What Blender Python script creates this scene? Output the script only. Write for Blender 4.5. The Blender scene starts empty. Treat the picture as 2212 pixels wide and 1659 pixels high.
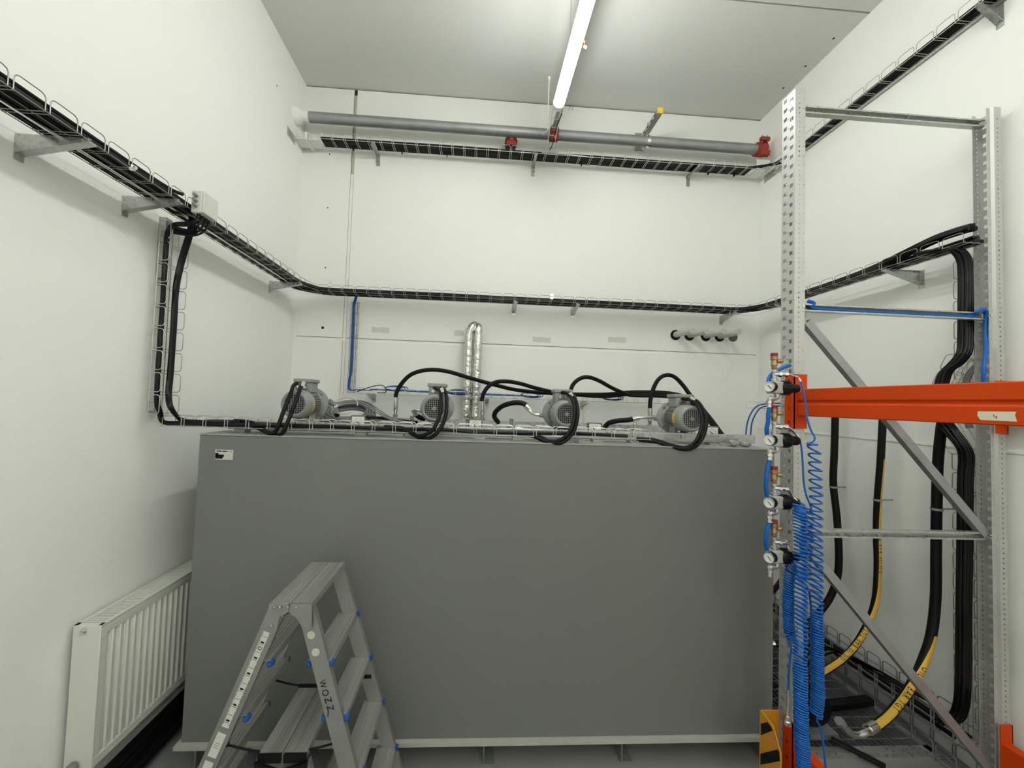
import bpy, bmesh, math, random
from mathutils import Vector, Matrix
from math import sin, cos, pi, radians, tan, atan2, sqrt, acos
random.seed(7)
SC = bpy.context.scene
COL = SC.collection

# ------------------------------------------------------------------ camera, exposure, world
H = 1.782                                    # eye height above the floor
F, YAW, PIT, ROL, PCX, PCY = 862.084, .0572873, .0379980, .0332814, 1077.65, 834.71
def cam_axes():
    cy, sy, cp, sp, cr, sr = cos(YAW), sin(YAW), cos(PIT), sin(PIT), cos(ROL), sin(ROL)
    f = Vector((sy*cp, cy*cp, sp)); r = Vector((cy, -sy, 0)); u = r.cross(f)
    return cr*r+sr*u, -sr*r+cr*u, f
CR, CU, CF = cam_axes()
EYE = Vector((0, 0, H))
cam = bpy.data.cameras.new('camera'); camo = bpy.data.objects.new('camera', cam); COL.objects.link(camo)
cam.sensor_fit = 'HORIZONTAL'; cam.sensor_width = 36; cam.lens = F/2212*36
cam.shift_x = (1106-PCX)/2212; cam.shift_y = (PCY-829.5)/2212
cam.clip_start = .02; cam.clip_end = 50
camo.matrix_world = Matrix(((CR.x, CU.x, -CF.x, 0), (CR.y, CU.y, -CF.y, 0), (CR.z, CU.z, -CF.z, H), (0, 0, 0, 1)))
SC.camera = camo
SC.view_settings.view_transform = 'Standard'; SC.view_settings.look = 'None'
SC.view_settings.gamma = 1; SC.view_settings.use_curve_mapping = False
SC.view_settings.exposure = 0.0
w = bpy.data.worlds.new('world'); SC.world = w; w.use_nodes = True
w.node_tree.nodes['Background'].inputs[0].default_value = (1, 1, .95, 1)
w.node_tree.nodes['Background'].inputs[1].default_value = 0.02
LIGHT_STRENGTH = 34.5                        # the tubes' own light (their builder is make_fixture)

def at(px, py, X=None, Y=None, Z=None):
    """point of the room seen at a pixel, on a known real plane (Z above the floor)"""
    d = CF+(px-PCX)/F*CR-(py-PCY)/F*CU
    t = X/d.x if X is not None else (Y/d.y if Y is not None else (Z-H)/d.z)
    return EYE+d*t

# ------------------------------------------------------------------ materials
MATS = {}
def mat(name, col, rough=.5, metal=0, var=0, vscale=8, bump=0, bscale=60, kind='noise', spec=.5, emit=0, coat=0, trans=0):
    if name in MATS: return MATS[name]
    m = bpy.data.materials.new(name); m.use_nodes = True; nt = m.node_tree; N = nt.nodes; L = nt.links
    b = N['Principled BSDF']
    b.inputs['Base Color'].default_value = (*col, 1); b.inputs['Roughness'].default_value = rough
    b.inputs['Metallic'].default_value = metal; b.inputs['Specular IOR Level'].default_value = spec
    if coat: b.inputs['Coat Weight'].default_value = coat
    if trans: b.inputs['Transmission Weight'].default_value = trans
    tc = N.new('ShaderNodeTexCoord')
    if var:
        if kind == 'voronoi':
            t = N.new('ShaderNodeTexVoronoi'); t.inputs['Scale'].default_value = vscale
            sep = N.new('ShaderNodeSeparateColor'); L.new(t.outputs['Color'], sep.inputs[0]); fac = sep.outputs[0]
        else:
            t = N.new('ShaderNodeTexNoise'); t.inputs['Scale'].default_value = vscale; t.inputs['Detail'].default_value = 5
            fac = t.outputs['Fac']
        if kind == 'brushed':
            mp = N.new('ShaderNodeMapping'); mp.inputs['Scale'].default_value = (30, 1, 30)
            L.new(tc.outputs['Object'], mp.inputs[0]); L.new(mp.outputs[0], t.inputs['Vector'])
        else: L.new(tc.outputs['Object'], t.inputs['Vector'])
        mx = N.new('ShaderNodeMix'); mx.data_type = 'RGBA'
        mx.inputs[6].default_value = (*[c*(1-var) for c in col], 1); mx.inputs[7].default_value = (*[min(1, c*(1+var)) for c in col], 1)
        L.new(fac, mx.inputs[0]); L.new(mx.outputs[2], b.inputs['Base Color'])
        mr = N.new('ShaderNodeMapRange'); mr.inputs[3].default_value = max(0, rough-.1); mr.inputs[4].default_value = min(1, rough+.12)
        L.new(fac, mr.inputs[0]); L.new(mr.outputs[0], b.inputs['Roughness'])
    if bump:
        t2 = N.new('ShaderNodeTexNoise'); t2.inputs['Scale'].default_value = bscale; t2.inputs['Detail'].default_value = 3
        L.new(tc.outputs['Object'], t2.inputs['Vector'])
        bp = N.new('ShaderNodeBump'); bp.inputs['Strength'].default_value = bump; bp.inputs['Distance'].default_value = .01
        L.new(t2.outputs['Fac'], bp.inputs['Height']); L.new(bp.outputs[0], b.inputs['Normal'])
    if emit:
        b.inputs['Emission Color'].default_value = (*col, 1); b.inputs['Emission Strength'].default_value = emit
    MATS[name] = m; return m
WALL = mat('wall_paint', (.87, .88, .83), .75, var=.015, vscale=3, bump=.12, bscale=45, spec=.3)
CEIL = mat('ceiling_concrete', (.70, .71, .67), .85, var=.03, vscale=2.5, bump=.1, bscale=60, spec=.2)
FLOOR = mat('floor_screed', (.25, .255, .24), .6, var=.10, vscale=4, bump=.1, bscale=40)
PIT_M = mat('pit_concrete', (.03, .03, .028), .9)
DARK = mat('dark_skirting', (.012, .012, .012), .5)
SEAL = mat('joint_sealant', (.62, .58, .50), .7)
SHADOWGAP = mat('open_joint', (.03, .03, .028), .9)
TANK = mat('tank_grey_paint', (.162, .168, .158), .42, var=.03, vscale=2, bump=.04, bscale=300)
TANKTOP = mat('tank_top_sheet', (.30, .31, .295), .4, var=.08, vscale=5)
PLATE = mat('raw_plate_edge', (.42, .42, .38), .5, var=.12, vscale=20)
GALV = mat('galvanised_steel', (.50, .51, .49), .36, .8, var=.12, vscale=90, kind='voronoi')
GALVD = mat('galvanised_pipe', (.36, .375, .375), .48, .7, var=.18, vscale=14)
WIRE = mat('zinc_wire', (.58, .58, .54), .35, .85)
DWIRE = mat('dull_wire', (.34, .34, .31), .45, .8)
WIREW = mat('bright_wire', (.62, .62, .57), .4, .5)
CHROME = mat('plated_steel', (.75, .75, .72), .18, 1)
ALU = mat('aluminium_ladder', (.37, .375, .36), .42, .75, var=.15, vscale=9)
ALUT = mat('ribbed_tread', (.36, .365, .335), .5, .6, var=.25, vscale=3, kind='brushed')
RUB = mat('black_rubber', (.0035, .0035, .0035), .5, spec=.22)
CABLE = mat('black_cable', (.004, .004, .0045), .38, spec=.3)
GCAB = mat('grey_cable', (.20, .205, .205), .5)
BLUE = mat('blue_polyurethane', (.006, .115, .45), .38, spec=.35)
BLUEP = mat('blue_plastic', (.010, .07, .28), .5)
ORANGE = mat('orange_enamel', (.60, .054, .0005), .5, var=.06, vscale=5, spec=.25)
YEL = mat('yellow_enamel', (.62, .27, .02), .45, var=.06, vscale=8)
YSTR = mat('yellow_print', (.68, .42, .05), .55, var=.12, vscale=12)
YCAP = mat('yellow_cap', (.85, .60, .04), .5)
BLK = mat('black_paint', (.004, .004, .004), .5, spec=.25)
BLKP = mat('black_plastic', (.0035, .0035, .0035), .42, spec=.25)
MOT = mat('motor_grey', (.27, .28, .27), .45, var=.05, vscale=20)
RED = mat('red_enamel', (.34, .030, .010), .45, var=.15, vscale=30)
REDCAP = mat('red_cap', (.24, .018, .008), .5)
BRASS = mat('brass', (.36, .24, .12), .38, .7, var=.12, vscale=50)
WHITE = mat('white_plastic', (.78, .78, .72), .5)
DIAL = mat('dial_face', (.78, .79, .74), .3, coat=.5)
RADM = mat('radiator_enamel', (.66, .67, .60), .35, coat=.2)
PAPER = mat('label_paper', (.60, .60, .55), .6)
TAPE = mat('masking_tape', (.68, .66, .50), .7, var=.06, vscale=40)
FOIL = mat('foil_wrap', (.72, .72, .68), .22, 1, var=.15, vscale=30, bump=.9, bscale=45)
FOAM = mat('pale_pipe', (.58, .585, .53), .6, var=.05, vscale=20)
MARK = mat('wall_smear', (.66, .665, .60), .8, var=.16, vscale=60)
LAMP = mat('lamp_diffuser', (.985, 1, .975), .5, emit=LIGHT_STRENGTH)

# ------------------------------------------------------------------ mesh building
def catmull(pts, n=8, closed=False):
    P = [Vector(p) for p in pts]
    if len(P) < 3: return P
    out = []
    m = len(P)
    rng = range(m) if closed else range(m-1)
    for i in rng:
        if closed: p0, p1, p2, p3 = P[(i-1) % m], P[i], P[(i+1) % m], P[(i+2) % m]
        else: p0, p1, p2, p3 = P[max(i-1, 0)], P[i], P[i+1], P[min(i+2, m-1)]
        for k in range(n):
            t = k/n
            out.append(.5*((2*p1)+(p2-p0)*t+(2*p0-5*p1+4*p2-p3)*t*t+(3*p1-p0-3*p2+p3)*t**3))
    if not closed: out.append(P[-1])
    return out
def frames(P, closed=False, ref=None):
    n = len(P); T = []
    for i in range(n):
        a = P[(i-1) % n] if (closed or i > 0) else P[i]; b = P[(i+1) % n] if (closed or i < n-1) else P[i]
        t = (b-a); T.append(t.normalized() if t.length > 1e-9 else Vector((0, 0, 1)))
    u = ref.copy() if ref else (Vector((0, 0, 1)) if abs(T[0].z) < .9 else Vector((1, 0, 0)))
    u = (u-T[0]*u.dot(T[0])).normalized(); out = []
    for t in T:
        u = u-t*u.dot(t)
        u = u.normalized() if u.length > 1e-6 else t.orthogonal().normalized()
        out.append((u.copy(), t.cross(u)))
    return out
class MB:
    def __init__(s): s.v = []; s.f = []; s.M = None
    def add(s, vs, fs):
        b = len(s.v)
        s.v += [(s.M@Vector(v) if s.M else Vector(v)) for v in vs]; s.f += [tuple(i+b for i in f) for f in fs]
        return s
    def box(s, a, b, R=None, c=None):
        (x0, y0, z0), (x1, y1, z1) = a, b
        vs = [Vector((x, y, z)) for x in (x0, x1) for y in (y0, y1) for z in (z0, z1)]
        if R: vs = [c+R@(v-c) for v in vs]
        return s.add(vs, [(0, 1, 3, 2), (4, 6, 7, 5), (0, 4, 5, 1), (2, 3, 7, 6), (0, 2, 6, 4), (1, 5, 7, 3)])
    def tube(s, pts, r, n=8, closed=False, cap=True, ref=None, arc=None):
        P = [Vector(p) for p in pts]; fr = frames(P, closed, ref); m = len(P); vs = []; fs = []
        rs = r if isinstance(r, (list, tuple)) else [r]*m
        if arc: angs = [arc[0]+(arc[1]-arc[0])*k/(n-1) for k in range(n)]
        else: angs = [2*pi*k/n for k in range(n)]
        for i, p in enumerate(P):
            u, v = fr[i]
            vs += [p+(u*cos(a)+v*sin(a))*rs[i] for a in angs]
        for i in range(m if closed else m-1):
            j = (i+1) % m
            for k in range(n-1 if arc else n):
                l = (k+1) % n; fs.append((i*n+k, i*n+l, j*n+l, j*n+k))
        if cap and not closed and not arc:
            fs.append(tuple(range(n-1, -1, -1))); fs.append(tuple((m-1)*n+k for k in range(n)))
        return s.add(vs, fs)
    def cyl(s, a, b, r, r2=None, n=20): return s.tube([a, b], [r, r if r2 is None else r2], n)
    def lathe(s, prof, o, ax, n=28):
        """prof: (radius, distance along axis)"""
        o = Vector(o); ax = Vector(ax).normalized(); u = ax.orthogonal().normalized(); v = ax.cross(u); vs = []; fs = []
        for r, h in prof:
            vs += [o+ax*h+(u*cos(2*pi*k/n)+v*sin(2*pi*k/n))*r for k in range(n)]
        for i in range(len(prof)-1):
            for k in range(n):
                l = (k+1) % n; fs.append((i*n+k, i*n+l, (i+1)*n+l, (i+1)*n+k))
        if prof[0][0] > 1e-6: fs.append(tuple(range(n-1, -1, -1)))
        if prof[-1][0] > 1e-6: fs.append(tuple((len(prof)-1)*n+k for k in range(n)))
        return s.add(vs, fs)
    def ext(s, poly, a, b, u, v):
        """closed 2D polygon swept from a to b, u/v its plane axes"""
        a, b, u, v = Vector(a), Vector(b), Vector(u), Vector(v); n = len(poly)
        vs = [a+u*x+v*y for x, y in poly]+[b+u*x+v*y for x, y in poly]
        fs = [(i, (i+1) % n, n+(i+1) % n, n+i) for i in range(n)]+[tuple(range(n-1, -1, -1)), tuple(range(n, 2*n))]
        return s.add(vs, fs)
    def build(s, name, m, parent=None, smooth=35, mods=None, loc=None):
        V = s.v
        if parent is not None: o0 = ploc(parent)
        elif loc is not None: o0 = Vector(loc)
        else:
            xs = [v.x for v in V]; ys = [v.y for v in V]; zs = [v.z for v in V]
            o0 = Vector(((min(xs)+max(xs))/2, (min(ys)+max(ys))/2, min(zs)))
        me = bpy.data.meshes.new(name); me.from_pydata([v-o0 for v in V], [], s.f); me.update()
        bm = bmesh.new(); bm.from_mesh(me); bmesh.ops.recalc_face_normals(bm, faces=bm.faces); bm.to_mesh(me); bm.free()
        if smooth:
            me.polygons.foreach_set('use_smooth', [True]*len(me.polygons)); me.set_sharp_from_angle(angle=radians(smooth))
        me.materials.append(m)
        o = bpy.data.objects.new(name, me); COL.objects.link(o)
        if parent is not None: o.parent = parent
        else: o.location = o0
        if mods: mods(o)
        return o
def ploc(o):
    l = o.location.copy()
    while o.parent: o = o.parent; l += o.location
    return l
def tag(o, label, cat, group=None):
    o['label'] = label; o['category'] = cat
    if group: o['group'] = group
    return o
def plabel(o, label): o['label'] = label; return o
def thing(name, label, cat, loc=(0, 0, 0), group=None):
    o = bpy.data.objects.new(name, None); COL.objects.link(o); o.location = loc; o.empty_display_size = .1
    return tag(o, label, cat, group)
def struct(name, mb, m, parent=None, smooth=35):
    o = mb.build(name, m, parent, smooth, loc=(0, 0, 0) if parent is None else None)
    if parent is None: o['kind'] = 'structure'
    return o
def dup(root, loc, label, group=None):
    r = root.copy(); COL.objects.link(r); r.location = loc; r['label'] = label
    if group: r['group'] = group
    for ch in list(root.children):
        c = ch.copy(); COL.objects.link(c); c.parent = r
        for g in list(ch.children):
            d = g.copy(); COL.objects.link(d); d.parent = c
    return r
def bevel(wd, seg=2):
    def f(o):
        b = o.modifiers.new('bevel', 'BEVEL'); b.width = wd; b.segments = seg; b.limit_method = 'ANGLE'
    return f
def solid(t):
    def f(o):
        b = o.modifiers.new('solid', 'SOLIDIFY'); b.thickness = t; b.offset = 0
    return f
_tc = {}
def text_polys(body, fine=False):
    """flat glyph mesh of a text, size 1, centred"""
    if (body, fine) in _tc: return _tc[(body, fine)]
    cu = bpy.data.curves.new('t', 'FONT'); cu.body = body; cu.align_x = 'CENTER'; cu.align_y = 'CENTER'; cu.resolution_u = 2
    o = bpy.data.objects.new('t', cu); COL.objects.link(o)
    me = bpy.data.meshes.new_from_object(o.evaluated_get(bpy.context.evaluated_depsgraph_get()))
    if fine:
        bm = bmesh.new(); bm.from_mesh(me); bmesh.ops.triangulate(bm, faces=bm.faces)
        for _ in range(2): bmesh.ops.subdivide_edges(bm, edges=[e for e in bm.edges if e.calc_length() > .12], cuts=1); bmesh.ops.triangulate(bm, faces=bm.faces)
        bm.to_mesh(me); bm.free()
    r = ([v.co.copy() for v in me.vertices], [tuple(p.vertices) for p in me.polygons])
    bpy.data.objects.remove(o); bpy.data.curves.remove(cu); bpy.data.meshes.remove(me)
    _tc[(body, fine)] = r; return r
def text(mb, body, c, right, up, size, sx=1):
    vs, fs = text_polys(body); c, right, up = Vector(c), Vector(right).normalized(), Vector(up).normalized()
    mb.add([c+right*(v.x*size*sx)+up*(v.y*size) for v in vs], fs)

# ------------------------------------------------------------------ the room
XL, XR, YB, ZC, YF = -1.580, 2.578, 3.5, 4.50, -6.5
mb = MB()
PX0, PX1, PY0, PY1 = 1.66, 2.44, 2.06, 3.30      # the pit under the grating
for a, b in (((XL-.1, YF-.1), (PX0, YB+.1)), ((PX1, YF-.1), (XR+.1, YB+.1)), ((PX0, YF-.1), (PX1, PY0)), ((PX0, PY1), (PX1, YB+.1))):
    mb.box((a[0], a[1], -.1), (b[0], b[1], 0))
struct('floor', mb, FLOOR)
mb = MB()
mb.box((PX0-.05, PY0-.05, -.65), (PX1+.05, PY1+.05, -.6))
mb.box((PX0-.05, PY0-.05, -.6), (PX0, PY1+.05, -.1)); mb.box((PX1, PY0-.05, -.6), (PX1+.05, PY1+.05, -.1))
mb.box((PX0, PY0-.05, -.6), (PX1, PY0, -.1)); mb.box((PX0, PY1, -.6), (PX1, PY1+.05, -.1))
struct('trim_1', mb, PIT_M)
mb = MB()
yj = at(1770, 18, Z=ZC).y
mb.box((XL-.1, YF-.1, ZC), (XR+.1, yj-.006, ZC+.1)); mb.box((XL-.1, yj+.006, ZC), (XR+.1, YB+.1, ZC+.1))
mb.box((XL-.1, YF-.1, ZC+.1), (XR+.1, YB+.1, ZC+.12)); struct('ceiling', mb, CEIL)
mb = MB().box((XL-.1, YF-.1, 0), (XL, YB+.1, ZC)); struct('wall_left', mb, WALL)
mb = MB().box((XR, YF-.1, 0), (XR+.1, YB+.1, ZC)); struct('wall_right', mb, WALL)
mb = MB().box((XL, YF-.1, 0), (XR, YF, ZC)); struct('wall_front', mb, WALL)
# back wall: panels with a shallow horizontal recess and an upright joint between them
GZ0, GZ1, JX0, JX1 = H+.480, H+.508, -1.165, -1.135
mb = MB(); ZT = ZC-.009
for x0, x1 in ((XL, JX0), (JX1, XR)):
    mb.box((x0, YB, GZ1), (x1, YB+.03, ZT)); mb.box((x0, YB, 0), (x1, YB+.03, GZ0))
mb.box((XL, YB, GZ0), (XL+.03, YB+.03, GZ1)); mb.box((XR-.03, YB, GZ0), (XR, YB+.03, GZ1))
mb.box((XL, YB+.03, 0), (XR, YB+.12, ZC))
struct('wall_back', mb, WALL)
mb = MB().box((XL, YB+.006, ZC-.009), (XR, YB+.03, ZC)); struct('trim_7', mb, mat('ceiling_gap', (.14, .14, .13), .9))
mb = MB().ext([(0, 0), (.03, .0), (.03, .026), (.012, .026)], (XL+.03, YB+.001, GZ0), (XR-.03, YB+.001, GZ0), (0, 1, 0), (0, 0, 1))
struct('trim_2', mb, WALL)
mb = MB().box((JX0+.003, YB+.005, 0), (JX1-.004, YB+.032, H+1.95)); struct('trim_3', mb, WALL)
mb = MB().box((JX0+.006, YB+.012, H+1.95), (JX1, YB+.032, ZC-.05)); struct('trim_6', mb, SEAL)
mb = MB().box((JX0-.001, YB+.02, H+2.2), (JX0+.007, YB+.031, ZC-.01)).box((JX0, YB+.012, ZC-.05), (JX1, YB+.031, ZC-.01)); struct('trim_4', mb, SHADOWGAP)
zl = H-.155
mb = MB().box((XR-.006, 0, zl-.012), (XR, YB, zl)); struct('trim_5', mb, WALL)
mb = MB().box((XL, -1, 0), (XL+.03, 3.49, .085)).box((XL+.03, -1, 0), (XL+.045, 3.49, .03)); struct('baseboard_left', mb, DARK)

# ------------------------------------------------------------------ lights: tube fixtures in a row under the ceiling, plus added rows behind the viewer
def make_fixture(y0, y1, label, X=.53):
    Z, r = H+2.19, .040
    t = thing('tube_light', label, 'light', (X, (y0+y1)/2, Z), 'tube lights in a row')
    mb = MB(); mb.tube([(X, y0+.03, Z), (X, y1-.03, Z)], r, 24); mb.build('lamp_diffuser', LAMP, t)
    for ya, yb in ((y0, y0+.03), (y1-.03, y1)):
        far = yb == y1
        pr = [(r+.002, 0), (r+.003, .025), (r*.8, .05), (0, .058)]
        MB().lathe(pr, (X, yb-.03 if far else ya+.03, Z), (0, 1 if far else -1, 0), 24).build('end_cap', WHITE, t)
    MB().box((X-.02, y0+.06, Z+r-.004), (X+.02, y1-.06, Z+r+.02)).build('housing', WHITE, t)
    for yy in (y0+.35, y1-.35):
        MB().cyl((X, yy, Z+r+.015), (X, yy, ZC), .003, n=6).build('hanger', WIRE, t)
    return t
make_fixture(1.36, 2.83, 'lit white tube light hanging under the ceiling, end nearest the back wall')
make_fixture(-.35, 1.12, 'lit tube light of the same row, over the ladder')
for y_ in (-2.1, -3.85, -5.6):  # unseen rows, added to brighten the lower walls and tank front
    for x_ in (-.55, 1.55): make_fixture(y_, y_+1.47, 'added unseen tube light behind the viewer, brightening the lower room', x_)

# ------------------------------------------------------------------ wire mesh cable trays
def tray_mesh(mb, p0, d, L, wd, hd, W, Hh, cell=.1, r=.0018, rows=3, gap=.014, sides=(1, 1)):
    p0, d, wd, hd = Vector(p0), Vector(d).normalized(), Vector(wd).normalized(), Vector(hd).normalized()
    n = max(1, int(round(L/cell))); c = L/n; q = min(.012, Hh*.3)
    P = lambda s, a, h: p0+d*s+wd*a+hd*h
    for k in range(rows+2):
        a = W*k/(rows+1); mb.tube([P(0, a, 0), P(L, a, 0)], r, 5)
    if Hh > .07:
        for a, on in ((0, sides[0]), (W, sides[1])):
            if on: mb.tube([P(0, a, Hh*.5), P(L, a, Hh*.5)], r, 5)
    for i in range(n):
        s0, s1 = i*c+gap/2, (i+1)*c-gap/2
        for s in (s0, s1): mb.tube([P(s, 0, -r), P(s, W, -r)], r, 5)
        for a, on in ((0, sides[0]), (W, sides[1])):
            if on: mb.tube([P(s0, a, 0), P(s0, a, Hh-q), P(s0+q*.4, a, Hh-q*.3), P(s0+q*1.2, a, Hh), P(s1-q*1.2, a, Hh), P(s1-q*.4, a, Hh-q*.3), P(s1, a, Hh-q), P(s1, a, 0)], r, 5)
def bracket(parent, base, out, L, drop=.05, wth=.03, m=GALV, toe=.012):
    """cantilever arm: wall plate, tapering web and a flat flange under it"""
    b, o = Vector(base), Vector(out).normalized(); s = Vector((0, 0, 1)).cross(o)
    mb = MB()
    mb.ext([(0, 0), (0, -drop-.02), (.004, -drop-.02), (.004, -drop), (L, -toe), (L, 0)], b-s*wth/2, b-s*(wth/2-.003), o, (0, 0, 1))
    mb.ext([(.0042, -drop), (L+.001, -toe), (L+.001, -toe+.003), (.0042, -drop+.003)], b-s*(wth/2-.0035), b+s*wth/2, o, (0, 0, 1))
    mb.ext([(0.0005, 0), (0.0005, -drop-.021), (.004, -drop-.021), (.004, 0)], b-s*(wth/2-.0035), b+s*wth/2, o, (0, 0, 1))
    mb.ext([(0, -.003), (L, -.003), (L, 0), (0, 0)], b-s*(wth/2-.0035), b-s*(wth/2-.012), o, (0, 0, 1))
    return mb.build('bracket', m, parent)
ZT1 = H+.852                                   # floor of the middle tray run
def tray(label, p0, d, L, wd, hd, W, Hh, m=WIRE, group=None, **k):
    t = thing('cable_tray', label, 'cable tray', p0, group)
    mb = MB(); tray_mesh(mb, p0, d, L, wd, hd, W, Hh, **k); mb.build('wire_basket', m, t, smooth=60)
    return t
XA, XB_ = -1.36, -1.50                         # left run, room side and wall side
t1 = tray('long wire mesh cable tray along the left wall, full of black cables', (XA, -.6, ZT1), (0, 1, 0), 3.78, (-1, 0, 0), (0, 0, 1), .14, .05, DWIRE, rows=2)
for y in (.35, 1.42, 1.83, 3.08): bracket(t1, (XL, y, ZT1-.003), (1, 0, 0), .235, .065)
mb = MB(); mb.lathe([(.0, -.006), (.012, -.006), (.012, .004), (.007, .006), (.007, .014), (0, .014)], at(286, 362, X=-1.355), (1, 0, 0), 12); mb.build('bolt', CHROME, t1)
t2 = tray('thin wire mesh cable tray across the middle of the back wall', (-1.32, 3.29, ZT1), (1, 0, 0), 3.64, (0, 1, 0), (0, 0, 1), .14, .05, DWIRE, rows=1)
for px in (1110, 1237, 1558):
    p = at(px, 650, Y=3.5); bracket(t2, (p.x, YB, ZT1-.003), (0, -1, 0), .21, .06)
for px, py in ((714, 609), (1192, 637)): 
    p = at(px, py, Y=3.285); mb = MB(); mb.box(p-Vector((.012, .003, .012)), p+Vector((.012, .003, .008))); mb.box(p-Vector((.012, .003, .036)), p+Vector((.012, .003, -.022))); mb.build('joint_clip', CHROME, t2)
# mitred corner pieces
mb = MB(); C1 = [(XA, 3.18), (-1.32, 3.25), (-1.30, 3.29)]
mb.tube([(XA, 3.16, ZT1+.05), (XA+.004, 3.21, ZT1+.05), (-1.32, 3.29, ZT1+.05)], .0018, 5); mb.tube([(-1.50, 3.16, ZT1), (-1.5, 3.40, ZT1), (-1.3, 3.42, ZT1)], .0018, 5)
mb.tube([(XA, 3.16, ZT1), (-1.31, 3.29, ZT1)], .0018, 5); mb.tube([(-1.43, 3.16, ZT1), (-1.43, 3.3, ZT1), (-1.3, 3.36, ZT1)], .0018, 5); mb.build('corner_wires', WIRE, t1)
XC = 2.345
t3 = tray('wire mesh cable tray along the right wall at mid height, behind the rack', (XC, 1.775, ZT1), (0, 1, 0), 1.425, (1, 0, 0), (0, 0, 1), .11, .05, DWIRE, rows=2)
for y in (2.16, 3.0): bracket(t3, (XR, y, ZT1-.003), (-1, 0, 0), .235, .085)
mb = MB(); mb.tube([(2.32, 3.29, ZT1+.05), (2.345, 3.25, ZT1+.05), (2.345, 3.2, ZT1+.05)], .0018, 5); mb.tube([(2.32, 3.43, ZT1), (2.48, 3.43, ZT1), (2.485, 3.2, ZT1)], .0018, 5)
mb.box((2.325, 3.284, ZT1-.004), (2.343, 3.288, ZT1+.056)); mb.build('corner_wires', WIRE, t3)
# upper runs
ZT2 = H+2.135
xa = at(691, 292, Y=3.32).x
t4 = tray('upper wire mesh cable tray on the back wall below the thick pipe', (xa, 3.32, ZT2), (1, 0, 0), 2.42-xa, (0, 1, 0), (0, 0, 1), .125, .055, WIREW, r=.0021, rows=0)
for px in (815, 1153, 1491):
    p = at(px, 345, Y=3.46)
    mb = MB().box((p.x-.014, 3.30, ZT2-.012), (p.x+.014, 3.5, ZT2-.006)).box((p.x-.014, 3.488, ZT2-.10), (p.x+.014, 3.5, ZT2-.006)).box((p.x-.014, 3.30, ZT2-.035), (p.x-.011, 3.5, ZT2-.006))
    mb.build('bracket', GALV, t4)
mb = MB().box((2.42, 3.31, ZT2-.01), (2.50, 3.45, ZT2-.004)).box((2.40, 3.305, ZT2-.01), (2.52, 3.309, ZT2+.075)); mb.build('end_plate', WHITE, t4)
t5 = tray('steep looking upper wire cable tray running forward along the right wall', (2.475, -.2, ZT2-.04), (0, 1, 0), 3.5, (1, 0, 0), (0, 0, 1), .085, .055, rows=0)
for y in (at(2130, 20, X=2.5).y, 3.1): bracket(t5, (XR, y, ZT2-.045), (-1, 0, 0), .12, .10)
MB().box((2.562, -.2, ZT2-.046), (2.566, 3.3, ZT2-.02)).box((2.546, -.2, ZT2-.0475), (2.566, 3.3, ZT2-.0435)).build('side_rail', GALV, t5)
# white painted sleeve where the upper run enters the left wall
mb = MB().box((XL, 3.33, ZT2-.01), (xa-.01, 3.45, ZT2-.004)).box((XL, 3.445, ZT2-.004), (xa-.01, 3.45, ZT2+.04)).box((XL+.09, 3.315, ZT2-.02), (XL+.11, 3.47, ZT2+.045)).box((XL+.12, 3.325, ZT2-.012), (XL+.125, 3.46, ZT2+.04))
tag(mb.build('cable_duct', WHITE), 'short white painted duct piece at the left end of the upper tray', 'cable duct')

# cables lying in the middle runs: each goes left wall, back wall, right wall
def cab(pts, r, label, group, m=CABLE, n=6, name='cable', res=6):
    mb = MB(); mb.tube(catmull(pts, res), r, n); return tag(mb.build(name, m, smooth=60), label, 'cable', group)
G1 = 'black cables in the middle tray runs'
spots = [(.012, .010, .011), (.036, .010, .012), (.060, .011, .013), (.090, .012, .012), (.118, .010, .011), (.132, .010, .010), (.024, .026, .009), (.105, .028, .010), (.048, .029, .009), (.075, .030, .008)]
for a, h, r in spots:
    j = lambda: random.uniform(-.0022, .0022)
    xx, zz = XA-a, ZT1+h; yy = 3.29+a; xr = XC+a*.78
    pts = [(xx+j(), -.7, zz)]+[(xx+j(), y, zz+j()*.5) for y in (-.2, .3, .8, 1.3, 1.8, 2.3, 2.8)]+[(xx, 3.12, zz)]
    pts += [(xx+.02+(.04-a*.3), 3.24+a*.5, zz), (-1.26, yy, zz)]+[(x, yy+j(), zz+j()*.5) for x in (-.9, -.4, .1, .6, 1.1, 1.6, 2.0)]+[(2.22, yy, zz), (2.30+a*.5, 3.25+a*.5, zz)]
    pts += [(xr, 3.12, zz)]+[(xr+j(), y, zz+j()) for y in (2.8, 2.5, 2.2)]
    if a < .07: pts[-1] = (xr, 2.25, zz+.01); pts += [(xr, 2.08, zz+.035), (xr+.02, 1.95, zz+.065), (xr+.035, 1.86, zz+.072), (xr+.045, 1.80, zz+.07)]
    else: pts += [(xr, 1.95, zz), (xr, 1.785, zz)]
    cab(pts, r, 'black cable lying in the middle tray run round three walls', G1, res=4)
# extra slack cables on the left tray
for k in range(3):
    o = .02+.04*k
    cab([(XA-o, -.7, ZT1+.03), (XA-o, 0, ZT1+.032), (XA-o-.01, .6, ZT1+.035), (XA-o, 1.2, ZT1+.03), (XA-o, 1.75, ZT1+.035), (XA-o+.005, 1.88+.02*k, ZT1+.05)], .008, 'black cable running from the left tray top into the small grey junction box', 'cables to the junction box', res=4)
cab([(XA-.075, -.7, ZT1+.003), (XA-.07, .6, ZT1-.006), (XA-.08, 1.5, ZT1-.006), (XA-.07, 2.4, ZT1-.005), (XA-.08, 3.1, ZT1-.004)], .007, 'shiny cable slung along the underside of the left tray', None, CHROME, res=4)
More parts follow.
